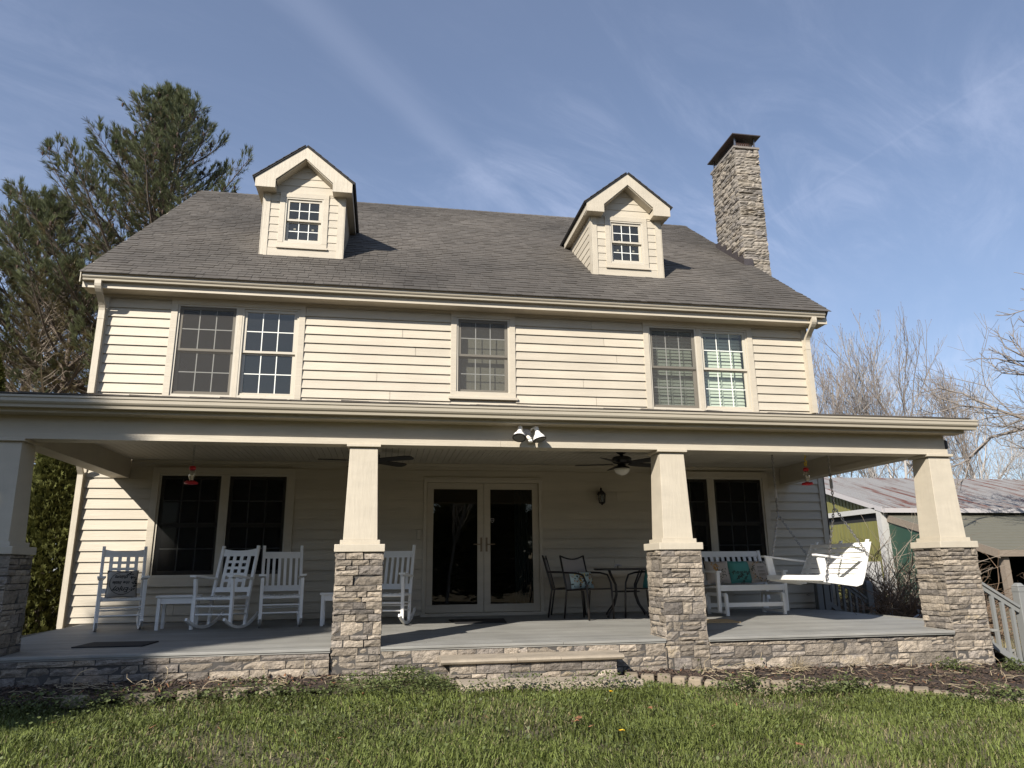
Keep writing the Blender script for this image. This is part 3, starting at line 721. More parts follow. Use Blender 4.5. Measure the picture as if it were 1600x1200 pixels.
fl = MB(); ring(fl, CX0+.12, CX1-.12, 0, 1, .04, 0, 1) if False else fl.box(CX0+.14, CX1-.14, CY0+.14, CY0+.56, CZ+.03, CZ+.22); fl.box(CX0+.14, CX1-.14, CY0+.64, CY1-.14, CZ+.03, CZ+.22)
fl.build('flue', 'terracotta', ch)
m = MB(); xa, xb, ya, yb, zc = CX0-.02, CX1+.02, CY0-.02, CY1+.02, CZ+.32
m.hexa([(xa-.025, ya-.05, zc), (xb+.025, ya-.05, zc), (xb+.025, yb+.05, zc), (xa-.025, yb+.05, zc)], [(xa+.2, ya+.25, zc+.05), (xb-.2, ya+.25, zc+.05), (xb-.2, yb-.25, zc+.05), (xa+.2, yb-.25, zc+.05)])
m.box(xa-.03, xb+.03, ya-.055, yb+.055, zc-.025, zc-.001); m.build('chimney_cap', 'rust_flash', ch)
m = MB()
for x_ in (CX0+.06, CX1-.06):
    for y_ in (CY0+.06, CY1-.06): m.bar((x_, y_, CZ+.02), (x_, y_, zc), .03, .03)
m.build('cap_post', 'steel', ch)
m = MB()
for i in range(9): x_ = CX0+.08+i*.055; m.tube([(x_, CY0+.09, CZ+.03), (x_, CY0+.09, zc)], .004, 4)
for i in range(18): y_ = CY0+.1+i*.06; m.tube([(CX0+.08, y_, CZ+.03), (CX0+.08, y_, zc)], .004, 4)
m.build('mesh_guard', 'rust_flash', ch)
# ------------------------------------------------------------------ porch
PX = [-.535, 3.033, 6.60, 10.168]; PYC = .24
DXL, DXR = -.93, 10.50
ZF = -.055                               # deck falls towards its front edge
def dz(y): return ZF*(1-y/D)
porch = thing('porch', 'deep front porch with grey deck, stone skirt, cream beam and beadboard ceiling', 'porch', (4.84, 1.9, 0))
y = -.03; i = 0; bw = .1385
while y < D-.05:
    yb = min(y+bw, D-.036)
    xs = [DXL, DXL+3.3+((i*2.3) % 3.2), DXL+8.4+((i*1.1) % 1.6), DXR] if i else [DXL, 5.2, DXR]
    for a, b in zip(xs[:-1], xs[1:]):
        a += .0015; b -= .0015
        def pil(a, b): return [(a, b)]
        segs = [(a, b)]
        if y < PYC+.25:
            for p in PX:
                ns = []
                for q0, q1 in segs:
                    l_, r_ = p-.25, p+.25
                    if r_ <= q0 or l_ >= q1: ns.append((q0, q1)); continue
                    if l_-q0 > .02: ns.append((q0, l_))
                    if q1-r_ > .02: ns.append((r_, q1))
                segs = ns
        for q0, q1 in segs:
            MB().hexa([(q0, y, dz(y)-.026), (q1, y, dz(y)-.026), (q1, yb-.006, dz(yb)-.026), (q0, yb-.006, dz(yb)-.026)],
                      [(q0, y, dz(y)), (q1, y, dz(y)), (q1, yb-.006, dz(yb)), (q0, yb-.006, dz(yb))]).build('deck_board', 'deck', porch, bevel=.004 if i < 3 else 0)
    y = yb; i += 1
for a, b in ((DXL, PX[1]-.252), (PX[1]+.252, PX[2]-.252), (PX[2]+.252, PX[3]-.252)):
    MB().box(a, b, -.020, -.004, ZF-.042, ZF-.027).build('deck_fascia', 'deck', porch)
MB().box(DXR+.001, DXR+.02, .5, D, -.18, -.012).build('deck_fascia', 'deck', porch)
MB().box(DXL-.02, DXL-.001, .2, D, -.18, -.012).build('deck_fascia', 'deck', porch)
MB().box(DXL+.05, DXR-.05, .04, D-.02, -.75, -.09).build('foundation', 'mortar', porch)
# stone skirt: left and middle bays stand a little proud of the pillars
MB().box(DXL, PX[1]-.262, -.012, .039, -.75, ZF-.030).build('skirt_backing', 'mortar', porch)
MB().box(PX[1]+.245, PX[2]-.262, -.012, .039, -.75, ZF-.030).build('skirt_backing', 'mortar', porch)
MB().box(PX[2]+.245, PX[3]-.245, .022, .039, -.75, ZF-.030).build('skirt_backing', 'mortar', porch)
SK = (.06, .08, .10, .13)
for a, b, yy in ((DXL, PX[1]-.258, -.012), (PX[1]+.25, PX[2]-.258, -.012), (PX[2]+.25, PX[3]-.25, .022)):
    zb = gzf((a+b)/2, 0)-.03-.0187*(b-a)/2*(a > 3); H = ZF-.043-zb
    stone_face(porch, (a, yy, zb), 0, b-a, H, SK, .15, .44, prot=(.006, .024))
for p in (PX[1]-.258, PX[2]-.258): MB().box(p-.004, p+.001, -.03, .04, gzf(3, 0)-.1, ZF-.08).build('skirt_end', 'stone', porch)
# entry step
st = MB().box(3.98, 5.66, -.34, -.014, -.6, -.20).build('step', 'mortar', porch)
stone_face(st, (3.96, -.34, -.40), 0, 1.72, .195, (.095, .1), .14, .38, prot=(.008, .02))
stone_face(st, (3.98, -.03, -.40), -math.pi/2, .30, .195, (.095, .1), .14, .3, prot=(.008, .02))
for a, b in ((3.87, 4.63), (4.633, 5.08), (5.083, 5.745)):
    m = MB(); pr = [(-.014, -.152), (-.36, -.158), (-.385, -.166), (-.396, -.182), (-.385, -.20), (-.36, -.208), (-.014, -.204)]
    m.prism([(a, p, q) for p, q in pr], (0, 0, 0), (b-a, 0, 0)); m.build('tread', 'lime', st)
m = MB(); m.hexa([(4.02, -.72, -.5), (5.86, -.68, -.5), (5.84, -.36, -.5), (4.0, -.36, -.5)], [(4.04, -.70, gzf(4, -.6)+.035), (5.84, -.66, gzf(5.8, -.6)+.05), (5.84, -.36, gzf(5.8, -.4)+.045), (4.02, -.36, gzf(4, -.4)+.035)])
m.build('landing_slab', 'lime', porch, bevel=.012)

# beam, ceiling, roof, gutter
BXL, BXR = -1.0, 10.285
MB().box(BXL, BXR, .10, .34, 2.052, 2.36).build('beam', 'trimh', porch)
for a, b in ((BXL, 4.55), (4.552, 10.290)): MB().box(a, b, .072, .099, 2.045, 2.112).build('beam_trim', 'trimh', porch)
for xa, xb in ((-.745, -.515), (10.085, 10.280)):
    MB().box(xa, xb, .341, D-.036, 2.082, 2.36).build('side_beam', 'trim', porch)
    MB().box(xa-.012, xa-.001, .36, D-.03, 2.082, 2.16).build('beam_trim', 'trim', porch)
x = BXL
while x < BXR-.02:
    MB().box(x, x+.0835, .341, D-.036, 2.361, 2.373).build('ceiling_board', 'ceil', porch); x += .089
MB().box(BXL, BXR, .341, D-.036, 2.3735, 2.39).build('ceiling_backing', 'room', porch)
MB().box(-.5, 10.08, D-.06, D-.036, 2.315, 2.359).build('crown_trim', 'trimh', porch)
MB().box(BXL-.1, 10.43, -.085, .0995, 2.292, 2.305).build('soffit', 'trimh', porch)
MB().box(BXL-.1, 10.43, -.087, -.062, 2.306, 2.43).build('fascia', 'trimh', porch)
PS = (3.27-2.455)/(D+.19)
def pz(y): return 2.455+PS*(y+.19)
m = MB(); m.hexa([(BXL-.12, -.06, pz(-.06)-.07), (10.45, -.06, pz(-.06)-.07), (10.45, D-.03, pz(D)-.07), (BXL-.12, D-.03, pz(D)-.07)], [(BXL-.12, -.19, pz(-.19)), (10.45, -.19, pz(-.19)), (10.45, D-.03, pz(D)), (BXL-.12, D-.03, pz(D))])
proof = m.build('porch_roof', 'shingle', porch)
m = MB()
for r_ in range(27):
    x = BXL-.12-random.uniform(0, .2)
    while x < 10.45:
        w = random.choice((.2, .25, .3, .33)); a, b = max(x, BXL-.125), min(x+w-.005, 10.455); x += w
        if b-a < .03: continue
        y0 = -.2+r_*.145; t = random.choice((.006, .010, .014)); lip = random.uniform(.0, .010) if r_ == 0 else 0
        m.hexa([(a, y0-lip, pz(y0)+.001), (b, y0, pz(y0)+.001), (b, y0+.19, pz(y0+.19)+.001), (a, y0+.19, pz(y0+.19)+.001)], [(a, y0-lip, pz(y0)+t+.004+lip*.5), (b, y0, pz(y0)+t+.004), (b, y0+.19, pz(y0+.19)+.003), (a, y0+.19, pz(y0+.19)+.003)])
tag(m.build('shingle', 'shingle', proof, fixn=False), None, None, kind='stuff')
gutter(BXL-.15, 10.545, -.205, 2.445, 'gutter', porch)
MB().box(BXR+.002, BXR+.06, .10, .16, 2.12, 2.24).build('end_cap', 'dark', porch, bevel=.02)

# ------------------------------------------------------------------ pillars
LAB = ['stone based pillar in shade at the far left end of the porch', 'stone based pillar in front of the white rocking chair left of the french doors',
       'stone based pillar between the black patio set and the white glider bench', 'stone based pillar at the right end of the porch beside the grey stair railing']
for i, p in enumerate(PX):
    zg = gzf(p, 0)-.06; ztop = .893
    t = thing('stone_pillar', LAB[i], 'pillar', (p, PYC, zg), 0, 'tapered porch pillars on stone bases')
    b0, b1 = .235, .222
    MB().hexa([(p-b0, PYC-b0, zg-.2), (p+b0, PYC-b0, zg-.2), (p+b0, PYC+b0, zg-.2), (p-b0, PYC+b0, zg-.2)], [(p-b1, PYC-b1, ztop), (p+b1, PYC-b1, ztop), (p+b1, PYC+b1, ztop), (p-b1, PYC+b1, ztop)]).build('core', 'mortar', t)
    H = ztop-zg; hs = (.045, .06, .075, .10, .13) if i < 3 else (.045, .055, .07, .09); Wd = .51; tp = .045
    rr = (.08, .26)
    stone_face(t, (p-Wd/2, PYC-.228, zg), 0, Wd, H, hs, *rr, prot=(.008, .028), taper=tp)
    if i != 1: pass
    sides = {0: (1,), 1: (1, -1), 2: (-1,), 3: (-1,)}[i]
    for s in (1, -1):
        if s > 0: o_, an = (p+.228, PYC-Wd/2+.012, zg), math.pi/2
        else: o_, an = (p-.228, PYC+Wd/2, zg), -math.pi/2
        if s in sides: stone_face(t, o_, an, Wd-.012, H, hs, *rr, prot=(.008, .028), taper=tp)
    m = MB()     # the faces turned away: joined stonework
    for s in (0, 1, -1):
        if s in sides: continue
        an = {0: math.pi, 1: math.pi/2, -1: -math.pi/2}[s]; c_, s_ = math.cos(an), math.sin(an)
        o_ = {0: (p+Wd/2, PYC+.228), 1: (p+.228, PYC-Wd/2+.012), -1: (p-.228, PYC+Wd/2)}[s]
        for u0, u1, v0, v1 in layout(Wd-.012, H, hs, *rr):
            pr = random.uniform(.01, .03); f = 1-tp*(v0+v1)/2/H
            q = []
            for yy in (-pr, 0):
                for u, v in ((u0+.003, v0+.003), (u1-.003, v0+.003), (u1-.003, v1-.003), (u0+.003, v1-.003)):
                    u = (u-Wd/2)*f+Wd/2; q.append((o_[0]+c_*u-s_*yy, o_[1]+s_*u+c_*yy, zg+v))
            m.hexa(q[:4], q[4:])
    tag(m.build('stonework', 'stone', t), None, None, kind='stuff')
    def blk(hw, z0, z1, name, hw2=None, bev=.004):
        hw2 = hw2 or hw
        MB().hexa([(p-hw, PYC-hw, z0), (p+hw, PYC-hw, z0), (p+hw, PYC+hw, z0), (p-hw, PYC+hw, z0)], [(p-hw2, PYC-hw2, z1), (p+hw2, PYC-hw2, z1), (p+hw2, PYC+hw2, z1), (p-hw2, PYC+hw2, z1)]).build(name, 'trim', t, bevel=bev)
    blk(.261, .8935, .972, 'cap', bev=.006); blk(.208, .9725, 1.018, 'base_trim'); blk(.179, 1.0185, 2.005, 'shaft', .150)
    blk(.145, 2.0055, 2.018, 'neck'); blk(.183, 2.0185, 2.0505 if i else 2.0505, 'capital')

# ------------------------------------------------------------------ rocking chairs
def rocker_chair(kind, label):
    t = thing('rocking_chair', label, 'rocking chair', group='white porch rocking chairs')
    hw = .255
    for s in (-1, 1):
        x = s*hw
        arc = [(x, -.40+.92*k/10, .018+.155*((k/10-.47)/.53)**2*(1 if k < 5 else 1.0)) for k in range(11)]
        m = MB()
        for a, b in zip(arc[:-1], arc[1:]): m.bar(a, b, .03, .036)
        m.build('rocker', 'white', t)
        m = MB(); m.bar((x, -.235, .055), (x, -.235, .42), .042, .042, (0, 1, 0)); m.bar((x, -.235, .42), (x, -.26, .635), .042, .042, (0, 1, 0)); m.build('front_leg', 'white', t, bevel=.005)
        m = MB(); m.bar((x, .16, .035), (x, .20, .40), .04, .045, (0, 1, 0)); m.bar((x, .20, .395), (x, .40, 1.07), .04, .042, (0, 1, 0)); m.build('back_post', 'white', t, bevel=.005)
        m = MB(); n = 8; T = []
        for k in range(n+1):
            u = k/n; yy = -.33+.60*u; T.append((yy, .642+.018*math.cos(u*math.pi), .032+.022*(1-u)**1.5+(.0 if k else -.012)))
        for (y0, z0, w0), (y1, z1, w1) in zip(T[:-1], T[1:]):
            m.hexa([(x-w0, y0, z0), (x+w0, y0, z0), (x+w1, y1, z1), (x-w1, y1, z1)], [(x-w0, y0, z0+.024), (x+w0, y0, z0+.024), (x+w1, y1, z1+.024), (x-w1, y1, z1+.024)])
        m.build('armrest', 'white', t)
        for zz_ in (.20, .30): MB().tube([(x, -.235, zz_), (x, .19, zz_-.02)], .011, 6).build('stretcher', 'white', t)
        MB().bar((x, -.235, .395), (x, .21, .385), .025, .03).build('seat_rail', 'white', t)
    for zz_ in (.19, .29): MB().tube([(-hw, -.235, zz_), (hw, -.235, zz_)], .012, 6).build('stretcher', 'white', t)
    MB().tube([(-hw, .18, .24), (hw, .18, .24)], .012, 6).build('stretcher', 'white', t)
    MB().tube([(-hw, -.235, .385), (hw, -.235, .385)], .017, 8).build('seat_rail', 'white', t)
    m = MB(); n = 14
    for i in range(n):
        x0 = -hw+.02+(2*hw-.04)*i/n; x1 = x0+(2*hw-.04)/n-.004
        prev = None
        for k in range(8):
            v = k/7; yy = -.25+.46*v; zz_ = .415-.02*math.sin(v*math.pi)-.012*math.sin((i+.5)/n*math.pi)+(.004 if (i+k) % 2 else 0)
            if prev: m.hexa([(x0, prev[0], prev[1]-.014), (x1, prev[0], prev[1]-.014), (x1, yy, zz_-.014), (x0, yy, zz_-.014)], [(x0, prev[0], prev[1]), (x1, prev[0], prev[1]), (x1, yy, zz_), (x0, yy, zz_)])
            prev = (yy, zz_)
    m.build('seat', 'woven', t)
    def bp_(x, h): f = (h-.395)/.675; return Vector((x, .20+.20*f-.012-(.012*(1-(x/hw)**2)), h))
    def back(mb, x0, x1, h0, h1, th=.018, curve=0., n=8):
        for k in range(n):
            a, b = x0+(x1-x0)*k/n, x0+(x1-x0)*(k+1)/n
            def tp_(x): return h1-curve*(1-(x/hw)**2)
            q = [bp_(a, h0), bp_(b, h0), bp_(b, tp_(b)), bp_(a, tp_(a))]
            mb.hexa(q, [v+Vector((0, th, 0)) for v in q])
    w = hw-.02
    if kind == 'lattice':
        m = MB(); back(m, -w, w, .93, 1.035, curve=.03); m.build('top_rail', 'white', t)
        m = MB(); back(m, -w, w, .455, .52); m.build('bottom_rail', 'white', t)
        for k in range(4):
            xc = -.153+.102*k; m = MB(); back(m, xc-.022, xc+.022, .515, .94, n=1); m.build('back_slat', 'white', t)
        for k in range(4):
            h = .588+.083*k; m = MB(); back(m, -.17, .17, h, h+.036, th=.019); m.build('cross_slat', 'white', t)
    else:
        m = MB(); back(m, -w, w, .895, .985); m.build('top_rail', 'white', t)
        m = MB(); back(m, -w, w, .455, .53); m.build('bottom_rail', 'white', t)
        for k in range(6):
            xc = -.19+.076*k; m = MB(); back(m, xc-.019, xc+.019, .525, .90, n=1); m.build('back_slat', 'white', t)
    return t
def put(t, x, y, deg, label=None, tilt=0.):
    t.location = (x, y, dz(y)); t.rotation_euler = (R(tilt), 0, R(deg))
    if label: t['label'] = label
rc1 = rocker_chair('lattice', 'white lattice back rocking chair holding the grey lettered pillow')
rc2 = copy_tree(rc1); rc3 = rocker_chair('slat', 'white slat back rocking chair beside the lattice chair without a pillow'); rc4 = copy_tree(rc3)
put(rc1, -.10, 2.68, 20); put(rc2, 1.20, 2.55, -17, 'white lattice back rocking chair with no pillow, left of a slat back chair')
put(rc3, 1.93, 2.66, 9); put(rc4, 3.37, 2.62, -15, 'white slat back rocking chair half hidden behind a pillar, by the french doors')

# small white side tables
def side_table(x, y, label, w=.46, d=.30, h=.43):
    t = thing('side_table', label, 'side table', (x, y, dz(y)), 0, 'white porch side tables'); z = dz(y)
    MB().box(x-w/2-.02, x+w/2+.02, y-d/2-.02, y+d/2+.02, z+h-.028, z+h).build('table_top', 'white', t, bevel=.005)
    m = MB(); ring(m, x-w/2+.04, x+w/2-.04, 0, 1, .01, 0, 1) if False else None
    m.box(x-w/2+.041, x+w/2-.041, y-d/2+.008, y-d/2+.026, z+h-.105, z+h-.029); m.box(x-w/2+.041, x+w/2-.041, y+d/2-.026, y+d/2-.008, z+h-.105, z+h-.029)
    m.box(x-w/2+.008, x-w/2+.026, y-d/2+.041, y+d/2-.041, z+h-.105, z+h-.029); m.box(x+w/2-.026, x+w/2-.008, y-d/2+.041, y+d/2-.041, z+h-.105, z+h-.029)
    m.build('apron', 'white', t)
    for sx in (-1, 1):
        for sy in (-1, 1):
            a, b = x+sx*(w/2-.02), y+sy*(d/2-.02); MB().box(a-.02, a+.02, b-.02, b+.02, z, z+h-.029).build('leg', 'white', t)
side_table(.64, 2.62, 'white side table between the two lattice back rocking chairs')
side_table(2.70, 2.68, 'white side table partly hidden behind a pillar, right of a slat back rocker')

# ------------------------------------------------------------------ pillows
def pillow(name, label, matn, w, h, t_, M4, cat='pillow', group='cushions on the porch seats'):
    n = 12; m = MB(); top = []; bot = []
    for j in range(n+1):
        for i in range(n+1):
            u, v = i/n*2-1, j/n*2-1; f = max(0, (1-u**4)*(1-v**4))**.55
            pin = 1-.05*(1-v*v) if abs(u) > .01 else 1
            x = u*w/2*(1-.055*(1-v*v)*abs(u)); z = v*h/2*(1-.055*(1-u*u)*abs(v))
            top.append((x, -t_/2*f, z)); bot.append((x, t_/2*f, z))
    k = n+1; N_ = k*k; fs = []
    for j in range(n):
        for i in range(n):
            a = j*k+i; fs.append((a, a+1, a+k+1, a+k)); fs.append((N_+a, N_+a+k, N_+a+k+1, N_+a+1))
    m.add(top+bot, fs); me = m.mesh(name, M_[matn], smooth=True); 
    o = bpy.data.objects.new(name, me); COL.objects.link(o); o.matrix_world = M4; tag(o, label, cat, group); o['_t'] = 0; del o['_t']
    def surf(x, z, lift=.002):
        u, v = min(1, abs(2*x/w)), min(1, abs(2*z/h)); return Vector((x, -t_/2*max(0, (1-u**4)*(1-v**4))**.55-lift, z))
    return o, surf
def childmesh(mb, name, matn, parent):
    me = mb.mesh(name, M_[matn], fixn=False); o = bpy.data.objects.new(name, me); COL.objects.link(o); o.parent = parent; return o
def text_on(parent, surf, txt, size, cx, cz, matn, rot=0., shear=.25, bold=0.):
    cu = bpy.data.curves.new('lettering', 'FONT'); cu.body = txt; cu.size = size; cu.align_x = 'CENTER'; cu.align_y = 'CENTER'; cu.shear = shear; cu.offset = bold; cu.resolution_u = 3
    to = bpy.data.objects.new('tmp', cu); COL.objects.link(to); dg = bpy.context.evaluated_depsgraph_get(); me = bpy.data.meshes.new_from_object(to.evaluated_get(dg))
    bpy.data.objects.remove(to); me.name = 'lettering'; c, s = math.cos(rot), math.sin(rot)
    for v in me.vertices:
        x, z = v.co.x, v.co.y; v.co = surf(cx+c*x-s*z, cz+s*x+c*z, .004)
    me.materials.clear(); me.materials.append(M_[matn])
    o = bpy.data.objects.new('lettering', me); COL.objects.link(o); o.parent = parent; return o
def leaf_print(mb, surf, x, z, ang, l, w):
    pts = [(0, 0), (.5*l, w/2), (l, 0), (.5*l, -w/2)]; c, s = math.cos(ang), math.sin(ang)
    mb.add([surf(x+c*a-s*b, z+s*a+c*b, .003) for a, b in pts], [(0, 1, 2, 3)])
def ringprint(mb, surf, r0, r1, n=40, a0=0, a1=2*math.pi, sx=1.):
    vs = []
    for i in range(n+1):
        a = a0+(a1-a0)*i/n; vs += [surf(r0*sx*math.cos(a), r0*math.sin(a), .003), surf(r1*sx*math.cos(a), r1*math.sin(a), .003)]
    mb.add(vs, [(2*i, 2*i+1, 2*i+3, 2*i+2) for i in range(n)])
def place(x, y, z, deg, lean): return Matrix.Translation((x, y, z)) @ Matrix.Rotation(R(deg), 4, 'Z') @ Matrix.Rotation(R(-lean), 4, 'X')
# lettered pillow, lying upside down on the first rocker
c20, s20 = math.cos(R(20)), math.sin(R(20))
def loc1(a, b): return (-.10+c20*a-s20*b, 2.68+s20*a+c20*b)
xx, yy = loc1(.0, .125)
po, sf = pillow('pillow', 'grey square pillow lying upside down on a rocking chair, lettered Enjoy the little things', 'burlap', .37, .36, .12, place(xx, yy, dz(2.7)+.575, 20, 16))
for txt, zz_, sz in (('things', .080, .066), ('the little', .005, .060), ('Enjoy', -.088, .088)): text_on(po, sf, txt, sz, -.012, zz_, 'ink', math.pi, .3, .0012)
m = MB(); ringprint(m, sf, .146, .152, 48, R(48), R(330))
childmesh(m, 'ring_print', 'ink', po)
m = MB()
for k in range(46):
    a = R(random.uniform(-42, 62)); r_ = random.uniform(.125, .172); leaf_print(m, sf, r_*math.cos(a), r_*math.sin(a), random.uniform(0, 6.28), random.uniform(.02, .04), .012)
childmesh(m, 'leaf_print', 'ink', po)
m = MB()
ed = [(-1, -1), (1, -1), (1, 1), (-1, 1), (-1, -1)]
pts = []
for (a, b), (c, d) in zip(ed[:-1], ed[1:]):
    for k in range(8):
        u, v = a+(c-a)*k/8, b+(d-b)*k/8; pts.append((u*.185*(1-.055*(1-v*v)*abs(u)), 0, v*.18*(1-.055*(1-u*u)*abs(v))))
m.tube(pts+[pts[0]], .005, 5, False); childmesh(m, 'piping', 'ink', po)

# ------------------------------------------------------------------ black patio set
def patio_chair(label):
    t = thing('patio_chair', label, 'patio chair', group='black framed patio chairs'); hw = .235
    for s in (-1, 1):
        x = s*hw
        MB().tube([(x*1.02, .26, .0), (x, .20, .40), (x, .25, .60), (x, .33, .90)], .014, 8).build('back_post', 'dark', t, smooth=True)
        MB().tube([(x*1.05, -.27, 0), (x*1.05, -.25, .36), (x*1.05, -.235, .50), (x*1.05, -.17, .615), (x*1.05, -.02, .645), (x, .27, .655)], .014, 8).build('armrest', 'dark', t, smooth=True)
        MB().tube([(x, .205, .40), (x*1.04, -.245, .42)], .012, 6).build('seat_rail', 'dark', t)
    MB().tube([(-hw, -.245, .42), (hw, -.245, .42)], .012, 6).build('seat_rail', 'dark', t)
    MB().tube([(-hw, .205, .40), (hw, .205, .40)], .012, 6).build('seat_rail', 'dark', t)
    MB().tube([(-hw+hw*2*k/10, .33-.012*math.sin(k/10*math.pi), .895-.05*math.sin(k/10*math.pi)) for k in range(11)], .012, 6).build('top_rail', 'dark', t, smooth=True)
    m = MB(); pr = [(-.24, .425), (-.1, .405), (.1, .40), (.20, .412), (.235, .55), (.27, .68), (.318, .845)]
    for (a, b), (c, d) in zip(pr[:-1], pr[1:]): m.add([(-hw+.012, a, b), (hw-.012, a, b), (hw-.012, c, d), (-hw+.012, c, d), (-hw+.012, a+.004, b-.004), (hw-.012, a+.004, b-.004), (hw-.012, c+.004, d-.004), (-hw+.012, c+.004, d-.004)], [(0, 1, 2, 3), (4, 7, 6, 5), (0, 4, 5, 1), (3, 2, 6, 7)])
    m.build('sling_seat', 'sling', t); return t
pc1 = patio_chair('black framed patio chair with a floral lumbar pillow'); pc2 = copy_tree(pc1); pc3 = copy_tree(pc1)
put(pc1, 6.25, 2.72, 28); put(pc2, 6.05, 3.22, 72, 'black framed patio chair standing edge on behind the chair with the floral pillow'); put(pc3, 7.16, 2.62, -62, 'black framed patio chair with a teal pillow, half hidden behind a stone pillar')
def locp(c, deg, a, b): cc, ss = math.cos(R(deg)), math.sin(R(deg)); return (c[0]+cc*a-ss*b, c[1]+ss*a+cc*b)
xx, yy = locp((6.25, 2.72), 28, 0.02, .15)
po, sf = pillow('lumbar_pillow', 'pale floral lumbar pillow on a black patio chair', 'floral', .46, .25, .11, place(xx, yy, dz(2.7)+.54, 28, 14))
for mt, n_ in (('inkg', 42), ('inko', 30), ('yellow', 8), ('linen', 16)):
    m = MB()
    for k in range(n_): leaf_print(m, sf, random.uniform(-.2, .2), random.uniform(-.1, .1), random.uniform(0, 6.28), random.uniform(.03, .06), random.uniform(.012, .03))
    childmesh(m, 'flower_print', mt, po)['kind'] = 'stuff'
xx, yy = locp((7.16, 2.62), -62, 0, .12)
pillow('pillow', 'teal pillow on the patio chair behind a stone pillar', 'teal', .40, .34, .13, place(xx, yy, dz(2.6)+.56, -62, 18))
tb = thing('patio_table', 'round black metal patio table beside the patio chairs', 'patio table', (6.93, 3.02, dz(3.0)), 0)
zt = dz(3.0)
MB().lathe([(.46, .672), (.475, .680), (.475, .698), (.46, .704)], (6.93, 3.02, zt), 36).build('table_top', 'dark', tb)
for k in range(4):
    a = R(30+90*k); c_, s_ = math.cos(a), math.sin(a)
    MB().tube([(6.93+c_*q, 3.02+s_*q, zt+h) for q, h in ((.42, 0), (.40, .04), (.26, .18), (.20, .32), (.21, .46), (.30, .60), (.34, .675))], .013, 7).build('leg', 'dark', tb, smooth=True)
MB().tube([(6.93+.205*math.cos(R(10*k)), 3.02+.205*math.sin(R(10*k)), zt+.36) for k in range(37)], .009, 6).build('stretcher_ring', 'dark', tb)
bd = thing('bird_ornament', 'small dark bird shaped ornament on the patio table', 'ornament', (6.78, 2.86, zt+.704))
MB().tube([(6.72, 2.86, zt+.712), (6.73, 2.86, zt+.74), (6.765, 2.86, zt+.757), (6.80, 2.86, zt+.748), (6.835, 2.86, zt+.735)], [.007, .012, .016, .014, .002], 7).build('body', 'greym', bd, smooth=True)
MB().tube([(6.77, 2.86, zt+.704), (6.77, 2.86, zt+.75)], .008, 6).build('stand', 'dark', bd)

# ------------------------------------------------------------------ glider bench
gb = thing('glider_bench', 'white slatted glider bench with three pillows under the window', 'bench'); hw = .56
for s in (-1, 1):
    x = s*hw
    MB().bar((x, .22, .20), (x, .42, .955), .05, .045, (0, 1, 0)).build('back_post', 'white', gb, bevel=.004)
    MB().bar((x, -.26, .05), (x, -.27, .62), .05, .05, (0, 1, 0)).build('front_leg', 'white', gb, bevel=.004)
    MB().bar((x, .30, .05), (x, .27, .45), .05, .05, (0, 1, 0)).build('rear_leg', 'white', gb, bevel=.004)
    MB().hexa([(x-.04, -.32, .622), (x+.04, -.32, .622), (x+.03, .33, .630), (x-.03, .33, .630)], [(x-.04, -.32, .648), (x+.04, -.32, .648), (x+.03, .33, .655), (x-.03, .33, .655)]).build('armrest', 'white', gb, bevel=.004)
    xb = s*(hw-.085)
    for yy in (-.33, .24): MB().bar((xb, yy, 0), (xb, yy*.96, .31), .045, .045, (0, 1, 0)).build('base_leg', 'white', gb, bevel=.004)
    MB().box(xb-.02, xb+.02, -.30, .21, .03, .075).build('base_rail', 'white', gb)
    MB().bar((xb, -.31, .30), (xb, .24, .30), .035, .05).build('base_rail', 'white', gb)
    MB().bar((x-s*.035, -.2, .30), (x-s*.035, -.2, .12), .02, .03, (0, 1, 0)).build('hanger', 'white', gb); MB().bar((x-s*.035, .2, .30), (x-s*.035, .2, .12), .02, .03, (0, 1, 0)).build('hanger', 'white', gb)
MB().box(-hw+.026, hw-.026, -.29, -.262, .355, .44).build('apron', 'white', gb, bevel=.004)
MB().box(-hw+.11, hw-.11, -.345, -.315, .125, .185).build('base_rail', 'white', gb, bevel=.004)
MB().box(-hw+.11, hw-.11, .225, .25, .10, .16).build('base_rail', 'white', gb)
for k in range(6): MB().box(-hw+.03, hw-.03, -.26+.085*k, -.19+.085*k, .415-.006*k, .437-.006*k).build('seat_slat', 'white', gb)
def gbk(h): return .22+.2*(h-.2)/.755-.015
q = [(-hw+.026, gbk(.86), .86), (hw-.026, gbk(.86), .86), (hw-.026, gbk(.95), .95), (-hw+.026, gbk(.95), .95)]; MB().hexa(q, [(a, b+.03, c) for a, b, c in q]).build('top_rail', 'white', gb, bevel=.004)
q = [(-hw+.026, gbk(.43), .43), (hw-.026, gbk(.43), .43), (hw-.026, gbk(.5), .5), (-hw+.026, gbk(.5), .5)]; MB().hexa(q, [(a, b+.03, c) for a, b, c in q]).build('bottom_rail', 'white', gb)
for k in range(11):
    xc = -hw+.075+(2*hw-.15)*k/10; q = [(xc-.025, gbk(.5)+.005, .5), (xc+.025, gbk(.5)+.005, .5), (xc+.025, gbk(.86)+.005, .86), (xc-.025, gbk(.86)+.005, .86)]
    MB().hexa(q, [(a, b+.018, c) for a, b, c in q]).build('back_slat', 'white', gb)
put(gb, 8.80, 2.93, 3)
def gp(a): return locp((8.80, 2.93), 3, a, .095)
